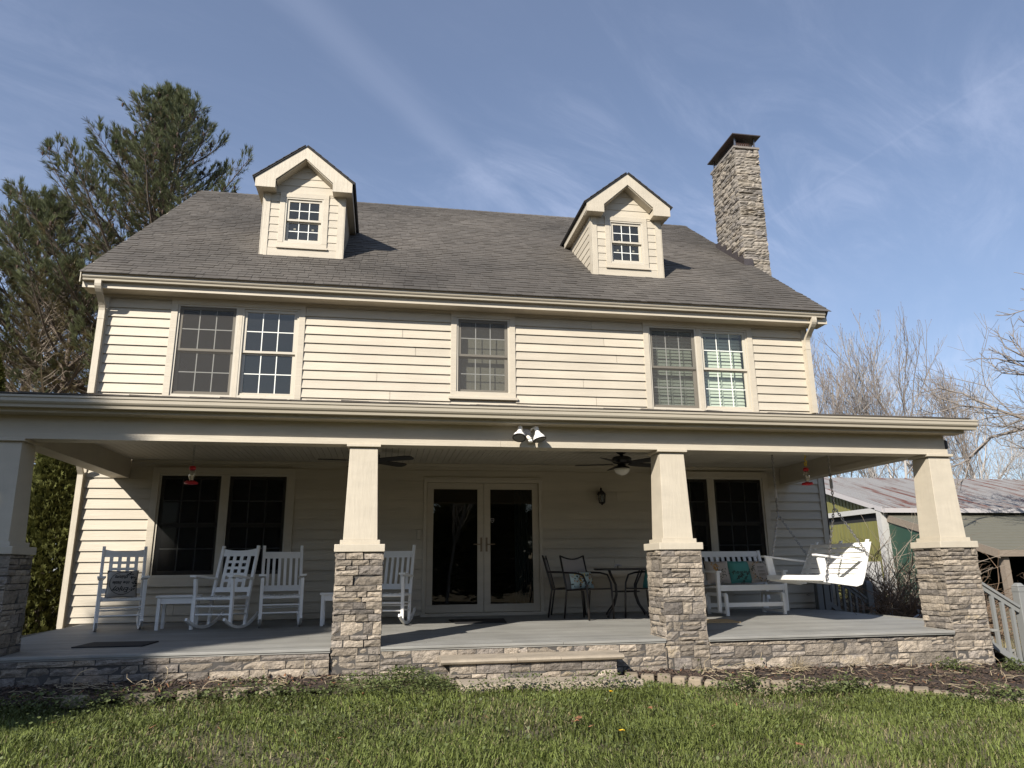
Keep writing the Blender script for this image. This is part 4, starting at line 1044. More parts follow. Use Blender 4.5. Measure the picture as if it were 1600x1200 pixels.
for k, (a, mt, lab, nm) in enumerate(((-.36, 'linen', 'beige pillow with a printed bird and branch, leftmost on the glider bench', 'pillow'), (.02, 'teal', 'teal pillow printed with dark branches, middle of the glider bench', 'pillow'), (.36, 'linen', 'beige pillow with a flower wreath and faint writing, rightmost on the glider bench', 'pillow'))):
    xx, yy = gp(a); po, sf = pillow(nm, lab, mt, .39, .36, .13, place(xx, yy, dz(2.9)+.625, 3+[-4, 2, 6][k], 17))
    m = MB(); m2 = MB()
    if k == 2:
        for i in range(70):
            an = random.uniform(0, 6.28); r_ = random.uniform(.125, .165); leaf_print(m if i % 3 else m2, sf, 1.05*r_*math.cos(an), r_*math.sin(an), random.uniform(0, 6.28), random.uniform(.02, .04), .014)
        for row in (.05, -.01, -.065):                      # three short illegible handwritten rows
            x = -.06
            for i in range(5):
                m.add([sf(x, row-.018, .003), sf(x+.006, row-.018, .003), sf(x+.012, row+.02, .003), sf(x+.006, row+.02, .003)], [(0, 1, 2, 3)]); m.add([sf(x+.006, row+.012, .003), sf(x+.02, row+.008, .003), sf(x+.02, row+.013, .003), sf(x+.006, row+.018, .003)], [(0, 1, 2, 3)]); x += .024
    elif k == 1:
        for (x0, z0, x1, z1) in ((-.16, -.02, .10, -.03), (.0, -.17, .16, .02), (-.1, -.12, .02, -.05)):
            for i in range(12):
                f = i/12; g = (i+1)/12; a_ = sf(x0+(x1-x0)*f, z0+(z1-z0)*f, .003); b_ = sf(x0+(x1-x0)*g, z0+(z1-z0)*g, .003); m.add([a_, b_, b_+Vector((0, 0, .007)), a_+Vector((0, 0, .007))], [(0, 1, 2, 3)])
                for _ in range(2): leaf_print(m, sf, x0+(x1-x0)*f, z0+(z1-z0)*f, random.uniform(0, 6.28), random.uniform(.025, .045), .014)
    else:
        for i in range(26): leaf_print(m, sf, random.gauss(.03, .05), random.gauss(-.04, .06), random.uniform(0, 6.28), random.uniform(.02, .045), .013)
        for i in range(22): leaf_print(m2, sf, random.gauss(-.06, .03), random.gauss(.06, .03), random.uniform(0, 6.28), random.uniform(.03, .05), .02)
    childmesh(m, 'leaf_print', 'inkg', po)
    if m2.v: childmesh(m2, 'flower_print', 'inko' if k == 0 else 'mulch' if False else 'inko', po)

# ------------------------------------------------------------------ porch swing (faces left; length along the porch depth)
sw = thing('porch_swing', 'white slatted porch swing hanging on chains in the sun', 'porch swing'); hl = .60   # local: x along length, -y forward
sy0, sy1, sz = -.30, .22, .50
for k in range(6):
    a = sy0+(sy1-sy0)*k/6; MB().box(-hl, hl, a+.003, a+.078, sz+.012-.010*k, sz+.034-.010*k).build('seat_slat', 'white', sw, bevel=.004)
def sb(h): return sy1-.03+.54*(h-.46)
for k in range(7):
    h = .48+.070*k; q = [(-hl, sb(h), h), (hl, sb(h), h), (hl, sb(h+.060), h+.060), (-hl, sb(h+.060), h+.060)]
    MB().hexa(q, [(a, b+.02, c) for a, b, c in q]).build('back_slat', 'white', sw, bevel=.004)
for x in (-hl+.06, 0, hl-.06):
    MB().hexa(*[[(x-.02, sy0+.02, z-.05), (x+.02, sy0+.02, z-.05), (x+.02, sy1+.03, z-.10), (x-.02, sy1+.03, z-.10)] for z in (sz+.0, sz+.06)]).build('seat_support', 'white', sw)
    q = [(x-.02, sb(.42)+.022, .42), (x+.02, sb(.42)+.022, .42), (x+.02, sb(1.0)+.022, 1.0), (x-.02, sb(1.0)+.022, 1.0)]; MB().hexa(q, [(a, b+.03, c) for a, b, c in q]).build('back_support', 'white', sw)
MB().box(-hl-.03, hl+.03, sy0-.03, sy0-.002, sz-.035, sz+.03).build('front_rail', 'white', sw, bevel=.008)
for s in (-1, 1):
    x = s*hl
    MB().bar((x, sy0+.06, sz-.04), (x, sy0+.0, sz+.285), .035, .11, (0, 1, 0)).build('arm_post', 'white', sw, bevel=.006)
    MB().hexa([(x-.045, sy0-.09, sz+.286), (x+.045, sy0-.09, sz+.286), (x+.03, sy1+.10, sz+.205), (x-.03, sy1+.10, sz+.205)], [(x-.045, sy0-.09, sz+.312), (x+.045, sy0-.09, sz+.312), (x+.03, sy1+.10, sz+.231), (x-.03, sy1+.10, sz+.231)]).build('armrest', 'white', sw, bevel=.006)
    xe = x+s*.003
    pr = [(sy0+.0, sz-.05), (sy1-.02, sz-.115), (sy1+.07, sz-.09), (sy1+.12, sz+.0), (sb(.965)+.05, 0.965), (sb(.965)-.01, 0.965), (sy1-.01, sz-.005), (sy0+.0, sz+.01)]
    MB().prism([(xe, a, b) for a, b in pr], (-.014, 0, 0), (.014, 0, 0)).build('end_frame', 'white', sw, bevel=.004)
def chain(mb, a, b, L_=.042, r=.0062):
    a, b = Vector(a), Vector(b); d = (b-a); n = max(2, int(d.length/(L_*.8))); d.normalize(); u = d.orthogonal().normalized(); w = d.cross(u)
    for i in range(n):
        c = a.lerp(b, (i+.5)/n); s_ = u if i % 2 else w
        mb.tube([c+d*(L_*.55*math.cos(t))+s_*(.013*math.sin(t)) for t in [2*math.pi*k/8 for k in range(9)]], r, 4, False)
for s in (-1, 1):
    x = s*(hl+.045); j = (x, -.03, 1.42)
    for p in ((x, sy0+.02, sz-.03), (x, sb(.80)+.03, .80)):
        m = MB(); chain(m, j, p); m.build('chain', 'steel', sw)
    m = MB(); chain(m, j, (x, -.03, 1.66)); m.build('chain', 'steel', sw)
    m = MB(); m.lathe([(.006, 0), (.021, .01), (.021, .13), (.006, .14)], (x, -.03, 1.66), 10); m.build('spring', 'greym', sw)
    m = MB(); chain(m, (x, -.03, 1.80), (x, -.03, 2.35)); m.build('chain', 'steel', sw)
    m = MB(); m.tube([(x, -.03, 2.39), (x, -.03, 2.33), (x+.015, -.03, 2.315), (x, -.03, 2.30), (x-.012, -.03, 2.312)], .006, 6); m.build('hook', 'dark', sw)
sw.location = (9.22, 1.65, .04); sw.rotation_euler = (0, 0, R(-86))

# ------------------------------------------------------------------ hummingbird feeders
def feeder(x, y, ztop, zt, zb, label, hook):
    t = thing('hummingbird_feeder', label, 'bird feeder', (x, y, zb), 0, 'red hummingbird feeders hanging from the porch ceiling'); h = zt-zb
    m = MB(); chain(m, (x, y, ztop), (x, y, zt), .022, .0025) if hook == 'chain' else m.tube([(x, y, ztop), (x, y, ztop-.04)], .004, 6)
    m.build('hanger', 'steel', t)
    if hook != 'chain':
        m = MB(); zz_ = (ztop-.04+zt)/2; m.tube([(x, y, ztop-.035), (x+.018, y, ztop-.06), (x-.006, y, zz_+.03), (x+.02, y, zz_), (x+.012, y, zt+.02), (x-.012, y, zt+.03), (x-.008, y, zz_-.01)], .009, 6); m.build('decorative_hook', 'yellow', t, smooth=True)
    MB().lathe([(.012, h), (.04, h-.01), (.042, h-.05), (.03, h-.055)], (x, y, zb), 18).build('cap', 'red', t, smooth=True)
    MB().lathe([(.030, h-.055), (.045, h-.10), (.042, h-.14), (.026, .05), (.024, .03)], (x, y, zb), 18).build('bottle', 'clear', t, smooth=True)
    MB().lathe([(.022, .046), (.03, .04), (.075, .026), (.085, .016), (.08, .0), (.03, -.008)], (x, y, zb), 22).build('tray', 'red', t, smooth=True)
    for k in range(4):
        a = R(45+90*k); MB().lathe([(.014, 0), (.016, .006), (.006, .012)], (x+.06*math.cos(a), y+.06*math.sin(a), zb+.026), 8).build('port', 'red', t)
feeder(.80, 2.0, 2.36, 2.045, 1.81, 'red hummingbird feeder hanging on a thin chain before the left window', 'chain')
feeder(9.52, 2.02, 2.36, 2.135, 1.875, 'red hummingbird feeder hanging from a yellow hook beside the porch swing', 'hook')

# ------------------------------------------------------------------ ceiling fans
def fan(x, y, label, a0, light):
    t = thing('ceiling_fan', label, 'ceiling fan', (x, y, 2.36), 0, 'black ceiling fans under the porch ceiling')
    MB().lathe([(.075, 2.36), (.07, 2.325), (.03, 2.30), (.022, 2.30), (.022, 2.27)], (x, y, 0), 20).build('mount', 'fan', t, smooth=True)
    MB().lathe([(.03, 2.285), (.11, 2.27), (.145, 2.245), (.145, 2.20), (.11, 2.175), (.06, 2.165), (.06, 2.13), (.05, 2.125)], (x, y, 0), 24).build('motor', 'fan', t, smooth=True)
    if light:
        MB().lathe([(.05, 2.132), (.105, 2.118), (.118, 2.10), (.112, 2.095)], (x, y, 0), 24).build('light_kit', 'fan', t, smooth=True)
        MB().lathe([(.112, 2.097), (.115, 2.08), (.10, 2.045), (.065, 2.015), (.02, 2.0)], (x, y, 0), 24).build('light_bowl', 'frost', t, smooth=True)
    for k in range(5):
        a = R(a0+72*k); d = Vector((math.cos(a), math.sin(a), 0)); s_ = Vector((-d.y, d.x, 0)); c = Vector((x, y, 2.17)); n_ = Vector((0, 0, 1))
        m = MB(); tw = -.22
        st_ = [(.12, .02), (.17, .045), (.24, .062), (.60, .075), (.66, .06), (.68, .03)]
        rows = [[c+d*r_+s_*(f*w)+n_*(f*w*tw) for f in (-1, 1)] for r_, w in st_]
        vs = [v for r_ in rows for v in r_]; vs += [v-n_*.008 for v in vs]; k2 = len(rows)*2; fs = []
        for i in range(len(rows)-1): q = 2*i; fs += [(q, q+1, q+3, q+2), (k2+q, k2+q+2, k2+q+3, k2+q+1), (q, q+2, k2+q+2, k2+q), (q+1, k2+q+1, k2+q+3, q+3)]
        fs += [(0, k2, k2+1, 1), (k2-2, k2-1, 2*k2-1, 2*k2-2)]
        m.add(vs, fs); m.build('blade', 'fan', t)
fan(6.66, 2.12, 'black ceiling fan with a white light bowl near the third pillar', 14, True)
fan(3.04, 2.14, 'black ceiling fan mostly hidden behind the second pillar', -30, False)

# ------------------------------------------------------------------ wall lantern, floodlight
t = thing('wall_lantern', 'small dark wall lantern on the clapboards above the patio chairs', 'wall lantern', (6.80, D, 1.72))
MB().box(6.77, 6.83, D-.04, D-.02, 1.80, 1.93).build('back_plate', 'dark', t, bevel=.006)
MB().tube([(6.80, D-.04, 1.90), (6.80, D-.10, 1.985), (6.80, D-.14, 1.975), (6.80, D-.14, 1.93)], .010, 7).build('arm', 'dark', t, smooth=True)
MB().lathe([(.012, 1.945), (.03, 1.93), (.075, 1.885), (.08, 1.87), (.06, 1.868)], (6.80, D-.14, 0), 6).build('hood', 'dark', t)
MB().lathe([(.060, 1.866), (.047, 1.745)], (6.80, D-.14, 0), 6).build('glass', 'clear', t)
m = MB()
for k in range(6):
    a = R(60*k); m.tube([(6.80+.062*math.cos(a), D-.14+.062*math.sin(a), 1.868), (6.80+.049*math.cos(a), D-.14+.049*math.sin(a), 1.742)], .006, 4)
m.build('cage', 'dark', t)
MB().lathe([(.05, 1.744), (.055, 1.735), (.02, 1.715), (.008, 1.70)], (6.80, D-.14, 0), 6).build('base', 'dark', t)
MB().lathe([(.012, 1.75), (.012, 1.84), (.004, 1.85)], (6.80, D-.14, 0), 8).build('bulb', 'frost', t)

t = thing('floodlight', 'white twin head floodlight on the middle of the porch beam', 'floodlight', (4.85, .10, 2.2))
MB().lathe([(.052, 0), (.055, .006), (.055, .03), (.045, .035)], (4.85, .10, 2.205), 20, axis=Vector((0, -1, 0))).build('round_box', 'greym', t, smooth=False)
for s, dx, tl in ((-1, -.085, -.10), (1, .10, .06)):
    base = Vector((4.85+dx, .0, 2.262)); ax = Vector((-.16, -.46, -.86) if s < 0 else (.20, -.24, -.94)).normalized()
    MB().tube([(4.85+s*.04, .075, 2.225), (4.85+s*.06, .04, 2.255), base-ax*.01], .011, 7).build('arm', 'white', t, smooth=True)
    MB().lathe([(.016, -.01), (.026, 0), (.027, .055), (.036, .08), (.062, .115), (.074, .15), (.072, .155)], base, 22, axis=ax).build('lamp_head', 'white', t, smooth=True)
    MB().lathe([(.0725, .1555), (.077, .151), (.079, .157), (.072, .161)], base, 22, axis=ax).build('rim', 'dark', t)
    MB().lathe([(.0715, .159), (.05, .163), (.01, .165)], base, 20, axis=ax).build('lens', 'lens', t, smooth=True)
MB().tube([(4.85, .07, 2.185), (4.86, .035, 2.16), (4.885, .02, 2.125)], [.018, .02, .026], 8).build('sensor', 'frost', t, smooth=True)
MB().lathe([(.026, 0), (.026, .03), (.012, .035)], (4.885, .03, 2.125), 12, axis=Vector((0, -.3, -1)).normalized()).build('sensor', 'white', t)

# ------------------------------------------------------------------ mats
def flat(name, label, q, h, matn):
    m = MB(); m.hexa([(x, y, dz(y)+.001) for x, y in q], [(x, y, dz(y)+h) for x, y in q]); tag(m.build(name, matn, None), label, 'mat', 'mats lying on the deck')
flat('door_mat', 'dark mat lying on the deck in front of the pillow chair', [(.12, .66), (.82, .62), (.86, 1.06), (.18, 1.12)], .012, 'black')
flat('door_mat', 'dark doormat in front of the french doors', [(4.28, 2.36), (4.98, 2.36), (5.04, 3.0), (4.24, 3.0)], .014, 'black')
flat('door_mat', 'tan mat on the deck beside the third stone pillar', [(7.5, 1.62), (8.02, 1.55), (8.06, 2.04), (7.55, 2.08)], .014, 'tanmat')
# ------------------------------------------------------------------ side stairs with two railings
stp = thing('side_stairs', 'grey wooden stairs going down from the right end of the deck', 'stairs', (10.9, 1.8, -.5))
for k in range(3):
    x = 10.53+.28*k; z = -.02-.16*(k+1)
    MB().box(x, x+.29, .42, 3.35, z-.03, z).build('tread', 'deck', stp); MB().box(x-.002, x+.016, .42, 3.35, z-.031 if False else z+.001, z+.135).build('riser', 'deck', stp)
def railing(y, label, xa, xb, za, zb, lowa, lowb, nb, mr, mb_, post=True):
    t = thing('stair_railing', label, 'railing', (xb, y, -.5), 0, 'grey railings of the side stairs')
    MB().bar((xa, y, za), (xb, y, zb), .085, .035).build('top_rail', mr, t, bevel=.005)
    MB().bar((xa, y, za-.045), (xb, y, zb-.045), .04, .055).build('under_rail', mr, t)
    MB().bar((xa, y, lowa), (xb, y, lowb), .04, .07).build('bottom_rail', mr, t)
    for k in range(nb):
        f = (k+.7)/(nb+.4); x = xa+(xb-xa)*f
        MB().box(x-.019, x+.019, y-.019, y+.019, lowa+(lowb-lowa)*f+.02, za+(zb-za)*f-.07).build('baluster', mb_, t)
    if post:
        zp = zb+.24
        MB().box(xb+.002, xb+.112, y-.055, y+.055, -.95, zp).build('post', mb_, t, bevel=.008)
        MB().hexa([(xb-.001, y-.058, zp+.004), (xb+.115, y-.058, zp+.004), (xb+.115, y+.058, zp+.004), (xb-.001, y+.058, zp+.004)], [(xb+.03, y-.03, zp+.05), (xb+.085, y-.03, zp+.05), (xb+.085, y+.03, zp+.05), (xb+.03, y+.03, zp+.05)]).build('post_cap', mb_, t, bevel=.01)
        MB().box(xb-.003, xb+.117, y-.06, y+.06, zp-.055, zp-.045).build('post_trim', mb_, t)
    return t
railing(.32, 'pale grey stair railing beside the right end stone pillar', 10.44, 11.15, .60, .17, -.10, -.56, 5, 'greyrailL', 'greyrailL')
t2 = railing(3.45, 'dark grey stair railing in front of the bare shrub behind the swing', 10.55, 11.25, .66, .15, .10, -.36, 6, 'greyrail', 'greyrail')
for x in (10.40, 10.52): MB().box(x-.05, x+.05, 3.40, 3.50, -.5, .72).build('post', 'greyrail', t2, bevel=.006)

# ------------------------------------------------------------------ green barn beyond the house
BX, BYF, BYR, BYB = 22.5, 17.87, 23.98, 30.1; BZE, BZR = 2.91, 4.78; BE = 48.
barn = thing('barn', 'olive green metal barn with a rusty tin roof and a lean-to', 'barn', (33, 20, -.7))
m = MB(); m.box(BX+.1, BX+.2, BYF+.1, BYB, -1.4, BZE-.1); m.prism([(BX+.1, BYF+.1, BZE-.12), (BX+.1, BYB, BZE-.12), (BX+.1, BYR, BZR-.16)], (0, 0, 0), (.1, 0, 0))
m.box(BX+.1, BE, BYB-.1, BYB, -1.4, BZE-.1); m.box(BE-.1, BE, BYF+.1, BYB, -1.4, BZE-.1); m.build('wall', 'olive', barn)
k = 0; y = BYF+.12
while y < BYB-.1:      # ribbed sheets on the gable, each sheet its own part
    m = MB(); w = .9; y1 = min(y+w, BYB)
    def top(yy): return BZE-.14+(BZR-BZE)*(1-abs(yy-BYR)/(BYR-BYF+.0))
    q = y
    while q < y1-.05:
        for a, b, d in ((q, q+.19, .0), (q+.19, q+.225, .022)):
            b = min(b, y1)
            m.hexa([(BX+.10-d-.008, a, -1.3), (BX+.10, a, -1.3), (BX+.10, b, -1.3), (BX+.10-d-.008, b, -1.3)], [(BX+.10-d-.008, a, top(a)), (BX+.10, a, top(a)), (BX+.10, b, top(b)), (BX+.10-d-.008, b, top(b))])
        q += .225
    m.build('metal_sheet', 'olive', barn); y = y1
# sliding door leaf with its white track and a black strip between them
m = MB(); q = 18.15
while q < 22.8:
    m.box(BX-.10, BX-.03, q, q+.19, -1.2, 2.36); m.box(BX-.125, BX-.03, q+.19, q+.225, -1.2, 2.34); q += .225
m.build('sliding_door', 'olive', barn)
MB().box(BX-.24, BX-.02, 17.95, 23.3, 2.66, 2.86).build('door_track', 'whitetrim', barn)
MB().box(BX-.06, BX-.028, 18.15, 22.8, 2.34, 2.66).build('black_strip', 'black', barn)
MB().box(BX-.22, BX+.10, 17.66, 17.92, -1.2, 2.88).build('corner_post', 'whitetrim', barn)
m = MB(); x = BX+.12
while x < BE: m.box(x, x+.19, BYF-.01, BYF+.09, -1.2, BZE-.12); m.box(x+.19, x+.225, BYF-.032, BYF+.09, -1.2, BZE-.12); x += .225
m.build('front_wall', 'dkgreen', barn)
# main roof: standing ribs on individual sheets
def rsheet(x0, x1, ya, za, yb, zb, matn, name, ribs=3, par=barn):
    m = MB(); t = .02
    m.hexa([(x0, ya, za), (x1, ya, za), (x1, yb, zb), (x0, yb, zb)], [(x0, ya, za+t), (x1, ya, za+t), (x1, yb, zb+t), (x0, yb, zb+t)])
    for i in range(ribs):
        xx = x0+(x1-x0)*(i+.5)/ribs; m.hexa([(xx-.03, ya-.002, za+t), (xx+.03, ya-.002, za+t), (xx+.03, yb, zb+t), (xx-.03, yb, zb+t)], [(xx-.012, ya-.002, za+t+.028), (xx+.012, ya-.002, za+t+.028), (xx+.012, yb, zb+t+.028), (xx-.012, yb, zb+t+.028)])
    return m.build(name, matn, par)
x = BX-.2
while x < BE+.3: rsheet(x, x+.80, BYF-.35, BZE-.105, BYR, BZR, 'rusty', 'roof_sheet'); rsheet(x, x+.80, BYB+.35, BZE-.105, BYR, BZR, 'rusty', 'roof_sheet', 1); x += .803
MB().hexa([(BX-.24, BYF-.35, BZE-.26), (BX-.202, BYF-.35, BZE-.26), (BX-.202, BYR, BZR-.18), (BX-.24, BYR, BZR-.18)], [(BX-.24, BYF-.35, BZE-.08), (BX-.202, BYF-.35, BZE-.08), (BX-.202, BYR, BZR+.03), (BX-.24, BYR, BZR+.03)]).build('rake_trim', 'greym', barn)
MB().box(BX-.2, BE+.3, BYF-.50, BYF-.355, BZE-.28, BZE-.11).build('gutter', 'greym', barn)
# lean-to
LYA, LZA, LYB, LZB = BYF-.05, 2.60, 12.6, 1.10; LX = 22.58
MB().hexa([(LX, LYB, LZB-.03), (BE, LYB, LZB-.03), (BE, LYA, LZA-.03), (LX, LYA, LZA-.03)], [(LX, LYB, LZB), (BE, LYB, LZB), (BE, LYA, LZA), (LX, LYA, LZA)]).build('lean_to_roof', 'leanroof', barn)
n_ = 14
for i in range(n_):     # courses of roofing, each lapping the one below
    f0, f1 = i/n_, min(1, (i+1.15)/n_)
    a = (LYB+(LYA-LYB)*f0, LZB+(LZA-LZB)*f0); b = (LYB+(LYA-LYB)*f1, LZB+(LZA-LZB)*f1)
    MB().hexa([(LX-.02, a[0], a[1]+.001), (BE, a[0], a[1]+.001), (BE, b[0], b[1]+.001), (LX-.02, b[0], b[1]+.001)], [(LX-.02, a[0], a[1]+.016), (BE, a[0], a[1]+.016), (BE, b[0], b[1]+.004), (LX-.02, b[0], b[1]+.004)]).build('roofing_course', 'leanroof', barn)
MB().hexa([(LX-.06, LYB, LZB-.25), (LX-.022, LYB, LZB-.25), (LX-.022, LYA, LZA-.25), (LX-.06, LYA, LZA-.25)], [(LX-.06, LYB, LZB+.015), (LX-.022, LYB, LZB+.015), (LX-.022, LYA, LZA+.015), (LX-.06, LYA, LZA+.015)]).build('barge_board', 'wood', barn)
MB().box(LX-.05, BE, LYB-.03, LYB-.002, LZB-.20, LZB+.0).build('eave_board', 'wood', barn)
for x in (22.75, 27.5, 32., 37.): MB().box(x, x+.2, LYB+.1, LYB+.3, -1.3, LZB-.02).build('post', 'wood', barn)
for k in range(7):
    z = -1.0+.2*k; MB().hexa([(24.3, LYB+.32, z), (BE, LYB+.32, z), (BE, LYB+.36, z), (24.3, LYB+.36, z)], [(24.3, LYB+.36, z+.18), (BE, LYB+.36, z+.18), (BE, LYB+.40, z+.18), (24.3, LYB+.40, z+.18)]).build('slat', 'olive', barn)
MB().box(24.3, BE, LYB+.44, LYB+.46, -1.2, LZB-.05).build('dark_panel', 'dkgreen', barn)
m = MB(); m.prism([(LX+.0, LYB+2.2, -1.2), (LX+.0, LYA, -1.2), (LX+.0, LYA, LZA-.05), (LX+.0, LYB+2.2, LZB+.55)], (0, 0, 0), (.05, 0, 0))
m.build('end_wall', 'dkgreen', barn)

# ------------------------------------------------------------------ plants: numpy builders
def skel_mesh(name, segs, mat_, parent, n=4):
    """segs: list of (p0, p1, r0, r1) -> joined tapered prisms"""
    A = np.array([s[0] for s in segs], float); B = np.array([s[1] for s in segs], float); ra = np.array([s[2] for s in segs]); rb = np.array([s[3] for s in segs])
    X, Y, Z = frames(B-A); t = np.arange(n)*2*math.pi/n; c, s_ = np.cos(t), np.sin(t); k = len(segs)
    ringa = A[:, None]+(X[:, None]*c[None, :, None]+Y[:, None]*s_[None, :, None])*ra[:, None, None]
    ringb = B[:, None]+(X[:, None]*c[None, :, None]+Y[:, None]*s_[None, :, None])*rb[:, None, None]
    V = np.concatenate([ringa, ringb], 1).reshape(-1, 3)
    Q = np.array([(j, (j+1) % n, n+(j+1) % n, n+j) for j in range(n)])
    return np_mesh(name, V, quad=rep(Q, k, 2*n), mat=mat_, parent=parent, smooth=n > 3)
def vec(a, e): return Vector((math.cos(a)*math.cos(e), math.sin(a)*math.cos(e), math.sin(e)))
def tufts(name, pts, dirs, L_, mat_, parent, nn=14, spread=.75, wid=.007, rng_=RNG):
    P = np.repeat(np.array(pts), nn, 0); Dm = np.repeat(unit(np.array(dirs)), nn, 0); n = len(P)
    d = unit(Dm+rng_.normal(0, spread*.6, (n, 3))); ln = L_*rng_.uniform(.65, 1.1, (n, 1)); X, Y, Z = frames(d)
    V = np.stack([P-X*wid*.6, P+X*wid*.6, P+d*ln*.6+X*wid, P+d*ln+np.array([[0, 0, -.012]])], 1).reshape(-1, 3)
    return np_mesh(name, V, tri=rep(np.array([(0, 1, 2), (0, 2, 3)]), n, 4), mat=mat_, parent=parent)
def pine(base, H, rad, prof, label, seed, dead=.0, lean=(0, 0), hmin=.18, dens=1., brown=.0, ncone=40, trunk=.22, group='pine trees beyond the left end of the house'):
    rs = random.Random(seed); t = thing('pine_tree', label, 'pine tree', base, 0, group)
    B0 = Vector(base); ax = lambda h: B0+Vector((lean[0]*h, lean[1]*h, h))
    tr = [(ax(H*k/14), ax(H*(k+1)/14), trunk*(1-k/14)**.8+.015, trunk*(1-(k+1)/14)**.8+.015) for k in range(14)]
    skel_mesh('trunk', tr, 'bark', t, 9)
    br = []; dd = []; tp = []; tdn = []; tb_ = []; tbd = []; cones = []
    h = H*hmin
    while h < H*.985:
        f = h/H; nb = rs.choice((5, 5, 6, 6)) if f < .8 else 4
        a0 = rs.uniform(0, 6.28)
        for k in range(nb):
            a = a0+6.28*k/nb+rs.uniform(-.35, .35); L_ = rad*prof(f)*rs.uniform(.72, 1.12); isd = rs.random() < dead*(1 if f < .62 else .0)
            e = R(4+52*max(0, f-.25)/.75+rs.uniform(-8, 10)); p = ax(h); d = vec(a, e); ns = 8 if L_ < 2.6 else 13; r0 = .012+.013*L_
            pts = [p.copy()]
            for s in range(ns):
                d = (d+Vector((rs.uniform(-.1, .1), rs.uniform(-.1, .1), .045 if s > 3 else (-.03 if f < .5 else .015)))).normalized(); p = p+d*L_/ns; pts.append(p.copy())
            tgt = dd if isd else br
            for s in range(ns): tgt.append((pts[s], pts[s+1], r0*(1-s/ns)+.005, r0*(1-(s+1)/ns)+.005))
            for s in range(2, ns+1):
                if s < 3 and L_ > 3.5 and rs.random() < .3: continue
                for sd in (-1, 1):
                  for rep_ in range(2):
                    if rs.random() > .86*dens: continue
                    q = pts[s-1].lerp(pts[s], rs.random()); dv = (pts[s]-pts[s-1]).normalized(); sv = dv.cross(Vector((0, 0, 1))).normalized()*sd
                    l2 = (.28+.62*(1-s/ns)**.7)*rs.uniform(.6, 1.2)*min(1.15, .45+L_*.28); dv2 = (dv*.75+sv*rs.uniform(.45, 1.)+Vector((0, 0, rs.uniform(-.05, .38)))).normalized()
                    m_ = q+dv2*l2*.5; dv3 = (dv2+Vector((0, 0, .28))).normalized(); e_ = m_+dv3*l2*.5
                    tgt.append((q, m_, .007, .005)); tgt.append((m_, e_, .005, .003))
                    if isd:
                        for _ in range(3): z_ = q.lerp(e_, rs.random()); dd.append((z_, z_+Vector((rs.uniform(-.2, .2), rs.uniform(-.2, .2), rs.uniform(-.14, .1))), .0035, .002))
                        if rs.random() < .25: tb_.append(e_); tbd.append(dv3)
                        continue
                    lst, ld = (tb_, tbd) if rs.random() < brown*(1.3-f)*(2.6 if s < ns*.55 else .7) else (tp, tdn)
                    lst.append(e_); ld.append(dv3); lst.append(m_.lerp(e_, .45)); ld.append((dv2+Vector((rs.uniform(-.5, .5), rs.uniform(-.5, .5), .3))).normalized())
                    if rs.random() < .55: lst.append(m_); ld.append((dv2+sv*.6+Vector((0, 0, .3))).normalized())
                    if f > .35 and rs.random() < ncone/2200.: cones.append(e_-Vector((0, 0, .02)))
            if not isd: tp.append(pts[-1]); tdn.append((pts[-1]-pts[-2]).normalized())
        h += (.36+.25*rs.random())*(1 if f < .8 else .8)
    tp.append(ax(H)); tdn.append(Vector((0, 0, 1)))
    skel_mesh('branches', br, 'bark', t, 4)
    if dd: skel_mesh('dead_branches', dd, 'deadwood', t, 3)['kind'] = 'stuff'
    tufts('crown', tp, tdn, .235, 'needle', t, nn=13, spread=.46, wid=.0105)
    if tb_: tufts('browned_needles', tb_, tbd, .19, 'needleb', t, nn=11, spread=.8, wid=.006)
    if cones:
        m = MB()
        for c in cones: m.lathe([(.008, .0), (.03, -.03), (.034, -.07), (.018, -.12), (.004, -.14)], c, 6)
        m.build('cones', 'cone', t)['kind'] = 'stuff'
    return t
pine((-3.6, 13.2, -.4), 15.5, 1., lambda f: min(5.2, 9.0*(1-f)**.83), 'tall dark green white pine rising behind the left end of the roof', 3, dead=.04, dens=1.15, brown=.3, ncone=160, trunk=.26, hmin=.3)
pine((-6.7, 13.6, -.4), 11.6, 1., lambda f: min(4.4, 7.6*(1-f)**.75), 'dark pine at the left edge of the view, lower than the tall white pine', 8, dead=.2, dens=1.05, brown=.4, ncone=60, trunk=.19)
pine((-4.9, 11.6, -.4), 8.6, 1., lambda f: min(3.6, 5.6*(1-f)**.6), 'low brownish pine full of dead branches close behind the house corner', 28, dead=.45, dens=.95, brown=.7, ncone=10, trunk=.15)

